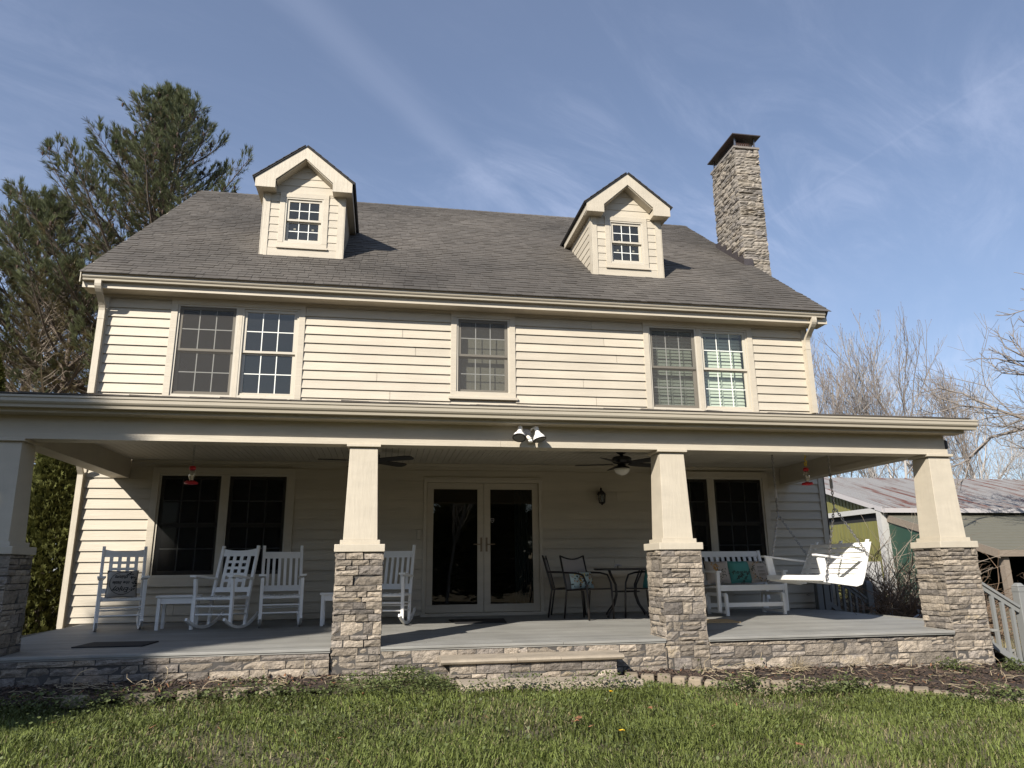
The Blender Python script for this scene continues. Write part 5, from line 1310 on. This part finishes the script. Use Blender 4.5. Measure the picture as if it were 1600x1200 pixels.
def arbor(base, H, r0, label, seed, n=5200, ex=.55, ls=(.06, .14), name='arborvitae', cat='arborvitae', grp='arborvitae columns left of the house'):
    g = np.random.default_rng(seed); t = thing(name, label, cat, base, 0, grp)
    B0 = np.array(base); u = g.uniform(.01, .995, n)**.85; a = g.uniform(0, 2*math.pi, n)
    pr = r0*np.clip(np.minimum((1-u)**ex*1.12, .72+u*1.6), 0, 1)*(1+.16*np.sin(a*3+u*9)*np.sin(u*23+a)+.10*np.sin(a*7+u*40))
    rr = pr*(1-.45*g.random(n)**2.2); P = np.stack([B0[0]+rr*np.cos(a), B0[1]+rr*np.sin(a), B0[2]+u*H], 1)
    o_ = np.stack([np.cos(a), np.sin(a), np.zeros(n)], 1); d = unit(o_*g.uniform(.35, 1.1, (n, 1))+np.array([[0, 0, 1.]])*g.uniform(.3, 1.2, (n, 1))+g.normal(0, .35, (n, 3)))
    X, Y, Z = frames(d); rot = g.uniform(0, 6.28, (n, 1)); X2 = X*np.cos(rot)+Y*np.sin(rot); ln = g.uniform(*ls, (n, 1))
    T = []
    for i, (an, l_) in enumerate(((-.75, .6), (-.4, .85), (0, 1.), (.4, .85), (.75, .6))):
        b = P+d*ln*.12*i*0; q = d*math.cos(an)+X2*math.sin(an); w = X2*math.cos(an)-d*math.sin(an)
        T += [b, b+q*ln*l_*.55+w*ln*.13, b+q*ln*l_, b+q*ln*l_*.55-w*ln*.13]
    V = np.stack(T, 1).reshape(-1, 3)
    np_mesh('crown', V, quad=rep(np.array([[4*i, 4*i+1, 4*i+2, 4*i+3] for i in range(5)]), n, 20), mat='arbor', parent=t)
    MB().tube([(B0[0], B0[1], B0[2]-.1), (B0[0], B0[1], B0[2]+H*.9)], [.07, .01], 7).build('trunk', 'bark', t)
    segs = []
    for i in range(160):
        hh = random.uniform(.02, .9)*H; an = random.uniform(0, 6.28); p = Vector((B0[0], B0[1], B0[2]+hh)); l_ = r0*.75*(1-hh/H)**.5
        segs.append((p, p+vec(an, R(45))*l_, .008, .003))
    skel_mesh('branches', segs, 'deadwood', t, 3)
    return t
arbor((-2.42, 6.0, -.38), 4.0, .60, 'bushy green arborvitae seen between the left pillar and the house corner', 5, 17000)
arbor((-3.95, 6.2, -.38), 5.1, .62, 'taller dark arborvitae at the far left edge above the porch roof', 6, 11000)

# bare deciduous trees
def bare_mesh(seed, H, spread=.35, trunkr=.11, forks=2, gen=6, twr=.005, upb=.35, buds=True):
    rs = random.Random(seed); tr = []; br = []; bd = []
    def grow(p, d, L_, r, g):
        ns = 4 if g < 2 else 3; q = p
        for s in range(ns):
            d = (d+Vector((rs.uniform(-.16, .16), rs.uniform(-.16, .16), rs.uniform(-.04, .12)*upb*2))).normalized(); n = q+d*L_/ns; rr = r*(1-.28*(s+1)/ns)
            (tr if g < 2 else br).append((q.copy(), n.copy(), r*(1-.28*s/ns), max(rr, twr*.6))); q = n
            if g >= 1 and g < gen and s < ns-1 and rs.random() < .75:
                a = rs.uniform(0, 6.28); o_ = d.orthogonal().normalized(); o_ = Matrix.Rotation(a, 3, d) @ o_
                grow(q.copy(), (d*.8+o_*rs.uniform(.5, .9)+Vector((0, 0, upb*.5))).normalized(), L_*rs.uniform(.5, .75), max(rr*.5, twr), g+1+(rs.random() < .4))
        if g < gen:
            for k in range(2 if g else forks):
                a = rs.uniform(0, 6.28); o_ = d.orthogonal().normalized(); o_ = Matrix.Rotation(a+3.14*k, 3, d) @ o_
                grow(q.copy(), (d+o_*rs.uniform(spread*.6, spread*1.5)+Vector((0, 0, upb*.3))).normalized(), L_*rs.uniform(.62, .86), max(r*.66, twr), g+1)
        elif buds and rs.random() < .6: bd.append(q.copy())
    grow(Vector((0, 0, 0)), Vector((rs.uniform(-.05, .05), 0, 1)), H*.30, trunkr, 0)
    return tr, br, bd
BARE = []
for sd, sp, fk, ub in ((21, .27, 2, .5), (22, .32, 3, .5), (23, .24, 2, .6), (24, .42, 3, .35), (27, .29, 2, .5)):
    tr, br, bd = bare_mesh(sd, 14, sp, .12, fk, 6, .0085, ub)
    a = skel_mesh('trunk', tr, 'birch', None, 6); b = skel_mesh('branches', br, 'twig' if sd % 2 else 'birch', None, 3)
    me3 = None
    if bd:
        P = np.array(bd); k = len(P); V = scatter(np.array([[-.5, 0, 0], [.5, 0, 0], [0, .5, .2], [0, 0, 1.]]), P, np.tile([[.035, 0, 0]], (k, 1)), np.tile([[0, .035, 0]], (k, 1)), np.tile([[0, 0, .06]], (k, 1)))
        c_ = np_mesh('buds', V, tri=rep(np.array([(0, 1, 3), (1, 2, 3), (2, 0, 3), (0, 2, 1)]), k, 4), mat='bud'); me3 = c_.data; bpy.data.objects.remove(c_)
    top = max(s[1].z for s in br); BARE.append((a.data, b.data, me3, top)); bpy.data.objects.remove(a); bpy.data.objects.remove(b)
def bare(i, x, y, H, rzd, label, group, zg=None):
    ma, mb_, mc, top = BARE[i]; t = thing('bare_tree', label, 'bare tree', (x, y, (gzf(x, min(y, 0)) if zg is None else zg)-.1), R(rzd), group); s = (H-t.location.z)/top; t.scale = (s, s, s)
    for nm, me in (('trunk', ma), ('branches', mb_), ('buds', mc)):
        if me:
            o = bpy.data.objects.new(nm, me); COL.objects.link(o); o.parent = t
            if nm == 'buds': o['kind'] = 'stuff'
    return t
GB = 'bare trees beyond the barn on the right'
for i, x, y, H, r_, lab in ((0, 34.7, 38.2, 18.2, 10, 'bare pale trunked tree closest to the right corner of the house'), (1, 40.0, 43.7, 20.4, 80, 'bare tree second from the house corner, with a rounded top'),
      (2, 40.8, 39.6, 19.2, 200, 'slim bare tree third from the house corner'), (4, 45.9, 42.3, 20.7, 140, 'tallest bare tree in the middle of the row above the porch roof'),
      (0, 45.1, 38.2, 17.2, 250, 'bare tree between the tallest one and the right end of the porch gutter'), (3, 49.8, 42.3, 16.9, 30, 'wide bare tree above the right end of the porch gutter'),
      (2, 43.4, 51.8, 16.9, 300, 'distant bare tree showing low between the first trees'), (4, 54.6, 51.8, 17.4, 10, 'distant bare tree behind the right end of the porch roof'),
      (1, 53.2, 54.5, 19.6, 330, 'distant bare tree with a broad crown behind the tallest one'), (3, 56.3, 40.6, 14.9, 100, 'low bushy bare tree right of the last pillar'),
      (1, 62.8, 42.2, 15.8, 160, 'low bare tree over the barn roof near the right edge'), (3, 51.4, 38.1, 11.9, 220, 'low spreading bare tree just above the barn ridge'), (2, 44.1, 38.9, 11.5, 20, 'low bare tree seen between swing and right pillar'), (3, 38.5, 38.9, 10.9, 70, 'low bare tree above the barn seen past the house corner')):
    bare(i, x, y, H, r_, lab, GB, -1.)
# the nearer tree whose limbs reach in from the right edge
tr, br, bd = bare_mesh(41, 12.8, .6, .22, 4, 7, .006, .14, False)
t = thing('bare_tree', 'near spreading bare tree reaching in from the right edge', 'bare tree', (29.0, 11.6, -.7))
t.rotation_euler = (0, 0, R(70))
a = skel_mesh('trunk', tr, 'twig', None, 7); b = skel_mesh('branches', br, 'twig', None, 4); a.parent = t; b.parent = t

# trees on the lawn side, behind the camera: they shade the left end of the porch and show in the glass
arbor((-12.85, -13.6, -1.1), 15.65, 2.35, 'tall dense evergreen on the lawn to the left, shading the porch end', 51, 8500, .2, (.25, .55), 'evergreen_tree', 'evergreen tree', None)
# the wood across the lawn: one far mass
g = np.random.default_rng(77); PP = []; OO = []
for x in np.arange(-30, 62, 4.2):
    n = 3600; hh = g.uniform(6.5, 11.5); r0 = g.uniform(2.3, 3.4); u = g.uniform(.02, .99, n)**.8; a = g.uniform(0, 6.283, n); cx = x+g.uniform(-1.5, 1.5); cy = -37+g.uniform(-4, 4)
    rr = r0*np.minimum((1-u)**.6*1.1, .8)*(1+.2*np.sin(a*3+u*11))*(1-.4*g.random(n)**2); PP.append(np.stack([cx+rr*np.cos(a), cy+rr*np.sin(a), -1.6+u*hh], 1)); OO.append(np.stack([np.cos(a), np.sin(a), g.uniform(.1, 1., n)], 1))
PP = np.concatenate(PP); OO = unit(np.concatenate(OO)+g.normal(0, .35, PP.shape)); X, Y, Z = frames(OO); l_ = g.uniform(.5, 1.2, (len(PP), 1))
V = np.stack([PP, PP+OO*l_*.5+X*l_*.35, PP+OO*l_, PP+OO*l_*.5-X*l_*.35], 1).reshape(-1, 3)
tag(np_mesh('far_wood', V, quad=rep(np.array([[0, 1, 2, 3]]), len(PP), 4), mat='arbor'), None, None, kind='stuff')
GF = 'bare trees across the lawn facing the house'
for i, x, y, H, r_, lab in ((1, 0, -27, 11, 0, 'opposite the left bay of the porch'), (3, 7, -29, 12, 50, 'opposite the french doors'), (0, 15, -27, 11, 120, 'opposite the right bay of the porch'), (4, 26, -28, 12, 200, 'opposite the barn')):
    bare(i, x, y, H, r_, 'bare tree across the lawn '+lab, GF)

# ------------------------------------------------------------------ bare shrub, bags and board right of the stairs
def shrub(base, n, hgt, w, label, seed, matn='thorn'):
    rs = random.Random(seed); segs = []; t = thing('bare_shrub', label, 'shrub', base, 0, 'bare shrubs by the side stairs'); B0 = Vector(base)
    for i in range(n):
        a = rs.uniform(0, 6.28); d = vec(a, R(rs.uniform(35, 85))); p = B0+Vector((rs.uniform(-.2, .2)*w, rs.uniform(-.2, .2)*w, 0)); L_ = hgt*rs.uniform(.5, 1.1); k = 7; r = .009*rs.uniform(.6, 1.3)
        for s in range(k):
            d = (d+Vector((rs.uniform(-.5, .5), rs.uniform(-.5, .5), rs.uniform(-.42, .18)))).normalized(); q = p+d*L_/k; q.z = max(q.z, B0.z+.03); segs.append((p.copy(), q.copy(), r*(1-s/k)+.0022, r*(1-(s+1)/k)+.0022)); p = q
            if s > 1 and rs.random() < .75:
                d2 = (d+Vector((rs.uniform(-.9, .9), rs.uniform(-.9, .9), rs.uniform(-.5, .7)))).normalized(); z_ = p+d2*rs.uniform(.1, .35); segs.append((p.copy(), z_, .003, .0016))
                if rs.random() < .5: segs.append((z_, z_+Vector((rs.uniform(-.15, .15), rs.uniform(-.15, .15), rs.uniform(-.1, .15))), .002, .0012))
    skel_mesh('stems', segs, matn, t, 4); return t
shrub((12.0, 3.9, -.55), 330, 2.0, 2.4, 'tangled bare brown shrub beside the side stairs', 61)
shrub((12.9, 4.9, -.55), 170, 2.3, 2.2, 'bare twiggy shrub in front of the olive barn door', 62, 'deadwood')
shrub((13.2, 3.6, -.6), 130, 1.7, 2., 'low bare shrub behind the right pillar', 63)
shrub((20.4, 15.2, -.8), 34, 4.0, 1.2, 'thin leafless vine stems climbing by the white barn post', 64)
m = MB(); m.box(13.03, 13.48, 6.0, 6.05, -.5, .76); o = m.build('panel', 'whitetrim', None); tag(o, 'white board standing behind the bare shrub by the barn', 'board'); o.name = 'white_board'
def bag(x, y, z, s, label, matn, seed):
    rs = random.Random(seed); m = MB(); n = 10; prof = [(.02, 0), (.8, .03), (1., .25), (.85, .55), (.45, .8), (.12, .9), (.2, 1.02)]
    for r_, h in prof:
        for j in range(n): a = 6.283*j/n; q = r_*s*.5*rs.uniform(.72, 1.2); m.v.append((x+q*math.cos(a), y+q*math.sin(a), z+h*s+rs.uniform(-.05, .05)*s))
    for i in range(len(prof)-1):
        for j in range(n): b = i*n; m.f.append((b+j, b+(j+1) % n, b+n+(j+1) % n, b+n+j))
    m.f.append(tuple(range(n))[::-1]); tag(m.build('plastic_bag', matn, None), label, 'bag', 'bags by the stairs')
bag(11.75, 3.55, -.5, .42, 'white plastic bag on the ground left of the right pillar', 'bag', 1); bag(12.15, 3.35, -.5, .45, 'pale crumpled plastic bag touching the right pillar in view', 'bag', 2); bag(12.35, 3.2, -.5, .36, 'blue plastic bag among the pale bags by the stairs', 'bagb', 3)

# ------------------------------------------------------------------ beds, edging, grass
EDGE = [(-1.5, -.75), (.3, -.80), (1.3, -.74), (1.9, -.70), (2.9, -.62)]
EDGR = [(5.84, -.30), (6.2, -.42), (6.55, -.75), (6.9, -1.05), (7.3, -1.06), (7.8, -.92), (8.2, -1.03), (8.5, -1.30), (8.8, -1.62), (9.2, -1.95), (10.4, -2.4), (11.2, -2.7)]
def along(poly, step):
    out = []; acc = 0
    for (a, b), (c, d) in zip(poly[:-1], poly[1:]):
        L_ = math.hypot(c-a, d-b); s = acc
        while s < L_: out.append((a+(c-a)*s/L_, b+(d-b)*s/L_, math.atan2(d-b, c-a))); s += step
        acc = s-L_
    return out
def bed(poly, yb, name):
    m = MB(); P = along(poly, .12)
    for (x0, y0, _), (x1, y1, _) in zip(P[:-1], P[1:]):
        n = 6; rows = []
        for k in range(n+1):
            f = k/n
            rows.append(((x0, y0+(yb-y0)*f, gzf(x0, y0+(yb-y0)*f)+.012+.012*math.sin(f*3.1)+.010*math.sin(x0*9+f*7)), (x1, y1+(yb-y1)*f, gzf(x1, y1+(yb-y1)*f)+.012+.012*math.sin(f*3.1)+.010*math.sin(x1*9+f*7))))
        for k in range(n): m.add([rows[k][0], rows[k][1], rows[k+1][1], rows[k+1][0]], [(0, 1, 2, 3)])
    tag(m.build(name, 'mulch', None, fixn=False), None, None, kind='structure')
bed(EDGE, .04, 'mulch_bed'); bed(EDGR, .04, 'mulch_bed')
ge = thing('garden_edging', 'row of tan concrete edging blocks round the right mulch bed', 'edging', (8.3, -1.2, -.5))
for i, (x, y, a) in enumerate(along(EDGR, .165)):
    if x > 10.4: break
    h = .10 if 6.85 < x < 7.35 else .055; w = .155
    me = MB(); me.hexa([(-w/2, -.05, -.12), (w/2, -.05, -.12), (w/2, .05, -.12), (-w/2, .05, -.12)], [(-w/2+.012, -.042, h-.015), (w/2-.012, -.042, h-.015), (w/2-.012, .04, h), (-w/2+.012, .04, h)])
    o = piece('edging_block', me.mesh('edging_block', M_['edge']), ge, (x, y, gzf(x, y)+random.uniform(-.012, .012)), rot=(random.uniform(-.06, .06), random.uniform(-.05, .05), a+random.uniform(-.08, .08)))
    bv = o.modifiers.new('bevel', 'BEVEL'); bv.width = .014; bv.segments = 2
ge2 = thing('garden_edging', 'few half buried fieldstones along the left mulch bed', 'edging', (1.8, -.75, -.4))
for x, y, w in ((.75, -.78, .2), (1.25, -.76, .24), (1.62, -.72, .16), (2.02, -.70, .2), (2.3, -.66, .15)):
    piece('fieldstone', stone_mesh(w, .10, .08, 'edge', .012), ge2, (x, y, gzf(x, y)+.02), rot=(random.uniform(-.3, .1), 0, random.uniform(-.2, .2)))
def inbed(x, y):
    for P in (EDGE, EDGR):
        for (a, b), (c, d) in zip(P[:-1], P[1:]):
            if a <= x <= c and y > b+(d-b)*(x-a)/(c-a)-.0: return True
    return False
inb = np.vectorize(inbed)
# mulch chips
def chips(n, name, matn, lo, hi, th, poly_ok, region, lift=.018):
    g = RNG; x = g.uniform(region[0], region[1], n); y = g.uniform(region[2], region[3], n); ok = poly_ok(x, y); x, y = x[ok], y[ok]; k = len(x)
    P = np.stack([x, y, gz(x, y)+lift+.02*g.random(k)], 1); a = g.uniform(0, 6.28, k); e = g.normal(0, .35, k); d = np.stack([np.cos(a)*np.cos(e), np.sin(a)*np.cos(e), np.sin(e)], 1); X, Y, Z = frames(d); l_ = g.uniform(lo, hi, (k, 1)); w = l_*g.uniform(.15, .4, (k, 1))
    T = np.array([[-.5, -th, -.5], [.5, -th, -.5], [.5, th, -.5], [-.5, th, -.5], [-.4, -th, .5], [.4, -th, .5], [.4, th, .5], [-.4, th, .5]])
    V = scatter(T, P, X*w, Y*w, d*l_)
    return np_mesh(name, V, quad=rep(np.array([(0, 3, 2, 1), (4, 5, 6, 7), (0, 1, 5, 4), (1, 2, 6, 5), (2, 3, 7, 6), (3, 0, 4, 7)]), k, 8), mat=matn)
tag(chips(16000, 'mulch_chips', 'chip', .02, .075, .3, inb, (-1.5, 11, -2.6, 0)), None, None, kind='stuff')
tag(chips(900, 'leaf_litter', 'deadleaf', .03, .06, .04, lambda x, y: inb(x, y) | (RNG.random(len(x)) < .06), (-1.5, 11, -3.2, -.05), .05), None, None, kind='stuff')
# dry stems lying in the beds
def stems(n, reg, seed):
    rs = random.Random(seed); segs = []
    for i in range(n):
        x, y = rs.uniform(reg[0], reg[1]), rs.uniform(reg[2], reg[3])
        if not inbed(x, y): continue
        p = Vector((x, y, gzf(x, y)+.05)); a = rs.uniform(0, 6.28); d = vec(a, R(rs.uniform(5, 50)))
        for s in range(7):
            d = (d+Vector((rs.uniform(-.9, .9), rs.uniform(-.9, .9), rs.uniform(-.6, .25)))).normalized(); q = p+d*rs.uniform(.025, .06); q.z = max(q.z, gzf(q.x, q.y)+.045); segs.append((p.copy(), q.copy(), .0034, .0028)); p = q
    return segs
sg = stems(55, (.2, 2.95, -.75, -.1), 1)+stems(40, (6.5, 7.6, -1., -.05), 2)+stems(55, (8.0, 10.2, -1.6, -.05), 3)
tag(skel_mesh('dry_stems', sg, 'straw', None, 5), None, None, kind='stuff')
# grass clump against the right skirt
t = thing('dry_grass_clump', 'small tan clump of dead grass against the right stone skirt', 'grass clump', (7.75, -.22, gzf(7.75, -.2)+.03)); sgm = []
for i in range(70):
    p = Vector((7.75+random.uniform(-.05, .05), -.22+random.uniform(-.04, .04), gzf(7.75, -.2)+.03)); d = vec(random.uniform(0, 6.28), R(random.uniform(20, 80)))
    for s in range(3): q = p+d*random.uniform(.04, .08); sgm.append((p.copy(), q.copy(), .004-.001*s, .003-.001*s)); d = (d+Vector((0, 0, -.4))).normalized(); p = q
skel_mesh('blades', sgm, 'straw', t, 3)
# grass
def blades(n, name, matn, reg, hl, ok, wid=.0032, lean=.5, dens=None, kind='stuff'):
    g = RNG; x = g.uniform(reg[0], reg[1], n); y = g.uniform(reg[2], reg[3], n); k_ = ok(x, y); x, y = x[k_], y[k_]; k = len(x)
    pat = .5+.5*np.sin(x*2.3+np.sin(y*3.1)*1.4)*np.sin(y*2.7+x*.9); pat2 = .5+.5*np.sin(x*7.1+y*3.3)*np.sin(y*6.3-x*2.1)
    h = g.uniform(*hl, k)**1.0*(.45+.65*pat+.35*pat2)*np.where(y > 1, 1, np.clip(-y/.9, .3, 1)); a = g.uniform(0, 6.28, k); le = lean*g.uniform(.2, 1.3, k)
    dirx = np.cos(a)*le+.3*np.sin(x*2.3+y*3.1)*np.sin(y*4.7); diry = np.sin(a)*le+.2*np.sin(x*3.7-y*2.9); gr = gz(x, y)+np.where(y < -1.3, .02*np.sin(x*2.1+y)*np.sin(y*1.7-x*.6), 0)-.03
    P = np.stack([x, y, gr], 1); b = a+1.57+g.normal(0, .5, k); S = np.stack([np.cos(b), np.sin(b), np.zeros(k)], 1)*wid*g.uniform(.7, 1.5, (k, 1))
    m1 = P+np.stack([dirx*.25*h, diry*.25*h, h*.55], 1); m2 = P+np.stack([dirx*.62*h, diry*.62*h, h*.88], 1); tp = P+np.stack([dirx*1.05*h, diry*1.05*h, h*np.clip(1.02-.2*le, .6, 1.05)], 1)
    V = np.stack([P-S, P+S, m1-S*.9, m1+S*.9, m2-S*.6, m2+S*.6, tp], 1).reshape(-1, 3)
    o = np_mesh(name, V, tri=rep(np.array([(4, 5, 6)]), k, 7), quad=rep(np.array([(0, 1, 3, 2), (2, 3, 5, 4)]), k, 7), mat=matn)
    return tag(o, None, None, kind=kind)
slab_ = lambda x, y: (x > 4.0) & (x < 5.86) & (y > -.70)
lawn_ok = lambda x, y: ~inb(x, y) & ~slab_(x, y)
def turf(x, y):
    d = .62+.5*np.sin(x*1.7+1.3*np.sin(y*2.1))*np.sin(y*2.9+x*.8)+.28*np.sin(x*5.3-y*4.1)*np.sin(y*6.7); return lawn_ok(x, y) & (RNG.random(len(x)) < np.clip(d, .22, 1)*np.clip(.45-y*.5, .4, 1))
blades(260000, 'grass', 'grass', (-2.5, 11.5, -4.2, -.05), (.03, .085), turf, .0034, .75)
blades(42000, 'dry_grass', 'grassdry', (-2.5, 11.5, -4.2, -.05), (.02, .065), lambda x, y: lawn_ok(x, y) & ((np.sin(x*1.9+y*2.3)*np.sin(y*3.1-x*.7)+.4*np.sin(x*6+y*4) > .15) | (RNG.random(len(x)) < .3)), lean=1.2)
blades(26000, 'dry_grass', 'grassdry', (-9, -1.2, 2.5, 14), (.05, .16), lambda x, y: RNG.random(len(x)) < .9, .006, .9)
blades(15000, 'dry_grass', 'grassdry', (10.6, 18, -4, 12), (.04, .12), lambda x, y: RNG.random(len(x)) < .95, .006, .9)
# low weeds at the foot of the stonework
def weeds(spots, name):
    g = RNG; Ps = []
    for x, y, rx, ry, n in spots:
        px_ = g.normal(x, rx, n); py_ = np.minimum(g.normal(y, ry, n), -.06); hh = .14*np.exp(-((px_-x)/rx/1.4)**2)*g.random(n); Ps.append(np.stack([px_, py_, gz(px_, py_)+.01+hh], 1))
    P = np.concatenate(Ps); k = len(P); d = unit(g.normal(0, 1, (k, 3))*np.array([[1, 1, .5]])+np.array([[0, -.2, .5]])); X, Y, Z = frames(d); s = g.uniform(.010, .024, (k, 1))
    T = np.array([[0, 0, 0], [.55, .15, .35], [.5, .1, .8], [0, 0, 1.1], [-.5, .1, .8], [-.55, .15, .35]])
    V = scatter(T, P, X*s, Y*s, d*s*1.2); return tag(np_mesh(name, V, quad=rep(np.array([(0, 1, 2, 3), (0, 3, 4, 5)]), k, 6), mat='weed'), None, None, kind='stuff')
weeds([(3.55, -.42, .22, .16, 1500), (3.75, -.78, .14, .1, 600), (3.1, -.75, .25, .12, 800), (4.6, -.80, .35, .05, 450), (5.4, -.78, .35, .05, 450), (6.75, -1.0, .2, .08, 700), (7.25, -1.2, .3, .06, 500), (7.75, -1.1, .2, .07, 600), (8.9, -1.7, .3, .15, 900),
       (2.2, -.85, .4, .12, 900), (1.2, -.95, .5, .12, 800), (.5, -1., .4, .12, 700), (9.6, -.28, .10, .10, 500), (10.35, -.35, .09, .09, 500), (5.9, -1.7, 2.5, .8, 2600), (2.2, -1.9, 2., .7, 2000)], 'weeds')
# dandelion and loose leaves
def dande(x, y, label):
    z = gzf(x, y)+.05; t = thing('dandelion', label, 'flower', (x, y, z-.06), 0, 'yellow dandelions in the lawn')
    m = MB()
    for k in range(26):
        a = 6.283*k/26; r_ = .024 if k % 2 else .016; d = Vector((math.cos(a), math.sin(a), .25 if k % 2 else .7)).normalized(); s_ = Vector((-d.y, d.x, 0))*.004; c = Vector((x, y, z)); m.add([c-s_, c+s_, c+d*r_+s_, c+d*r_-s_], [(0, 1, 2, 3)])
    m.build('petals', 'dandelion', t, fixn=False); MB().tube([(x, y, z-.07), (x, y, z)], .003, 5).build('stem', 'weed', t)
dande(5.03, -2.44, 'yellow dandelion flower in the middle of the lawn'); dande(5.35, -1.15, 'small yellow dandelion near the landing slab')
def leaf(x, y, s, label, seed):
    rs = random.Random(seed); z = gzf(x, y)+.075; pts = [(-1, 0, .1), (-.55, .42, .25), (0, .5, .0), (.5, .3, .3), (1, 0, .15), (.5, -.35, .28), (0, -.5, .05), (-.55, -.4, .3)]; a = rs.uniform(0, 6.28); c_, s_ = math.cos(a), math.sin(a)
    m = MB(); m.v = [(x, y, z)]+[(x+(p*c_-q*s_)*s, y+(p*s_+q*c_)*s, z+r_*s*rs.uniform(.3, 1.4)) for p, q, r_ in pts]; m.f = [(0, 1+i, 1+(i+1) % 8) for i in range(8)]
    o = m.build('dead_leaf', 'deadleaf', None, fixn=False); tag(o, label, 'leaf', 'dead leaves in the lawn')
leaf(4.78, -2.16, .055, 'brown curled leaf left of the dandelion in the lawn', 1); leaf(4.72, -2.25, .045, 'smaller brown leaf touching the curled leaf in the lawn', 2); leaf(6.1, -3.0, .05, 'reddish brown leaf near the bottom edge of the lawn', 3); leaf(5.45, -1.9, .04, 'tan leaf in the lawn above the dandelion', 4)
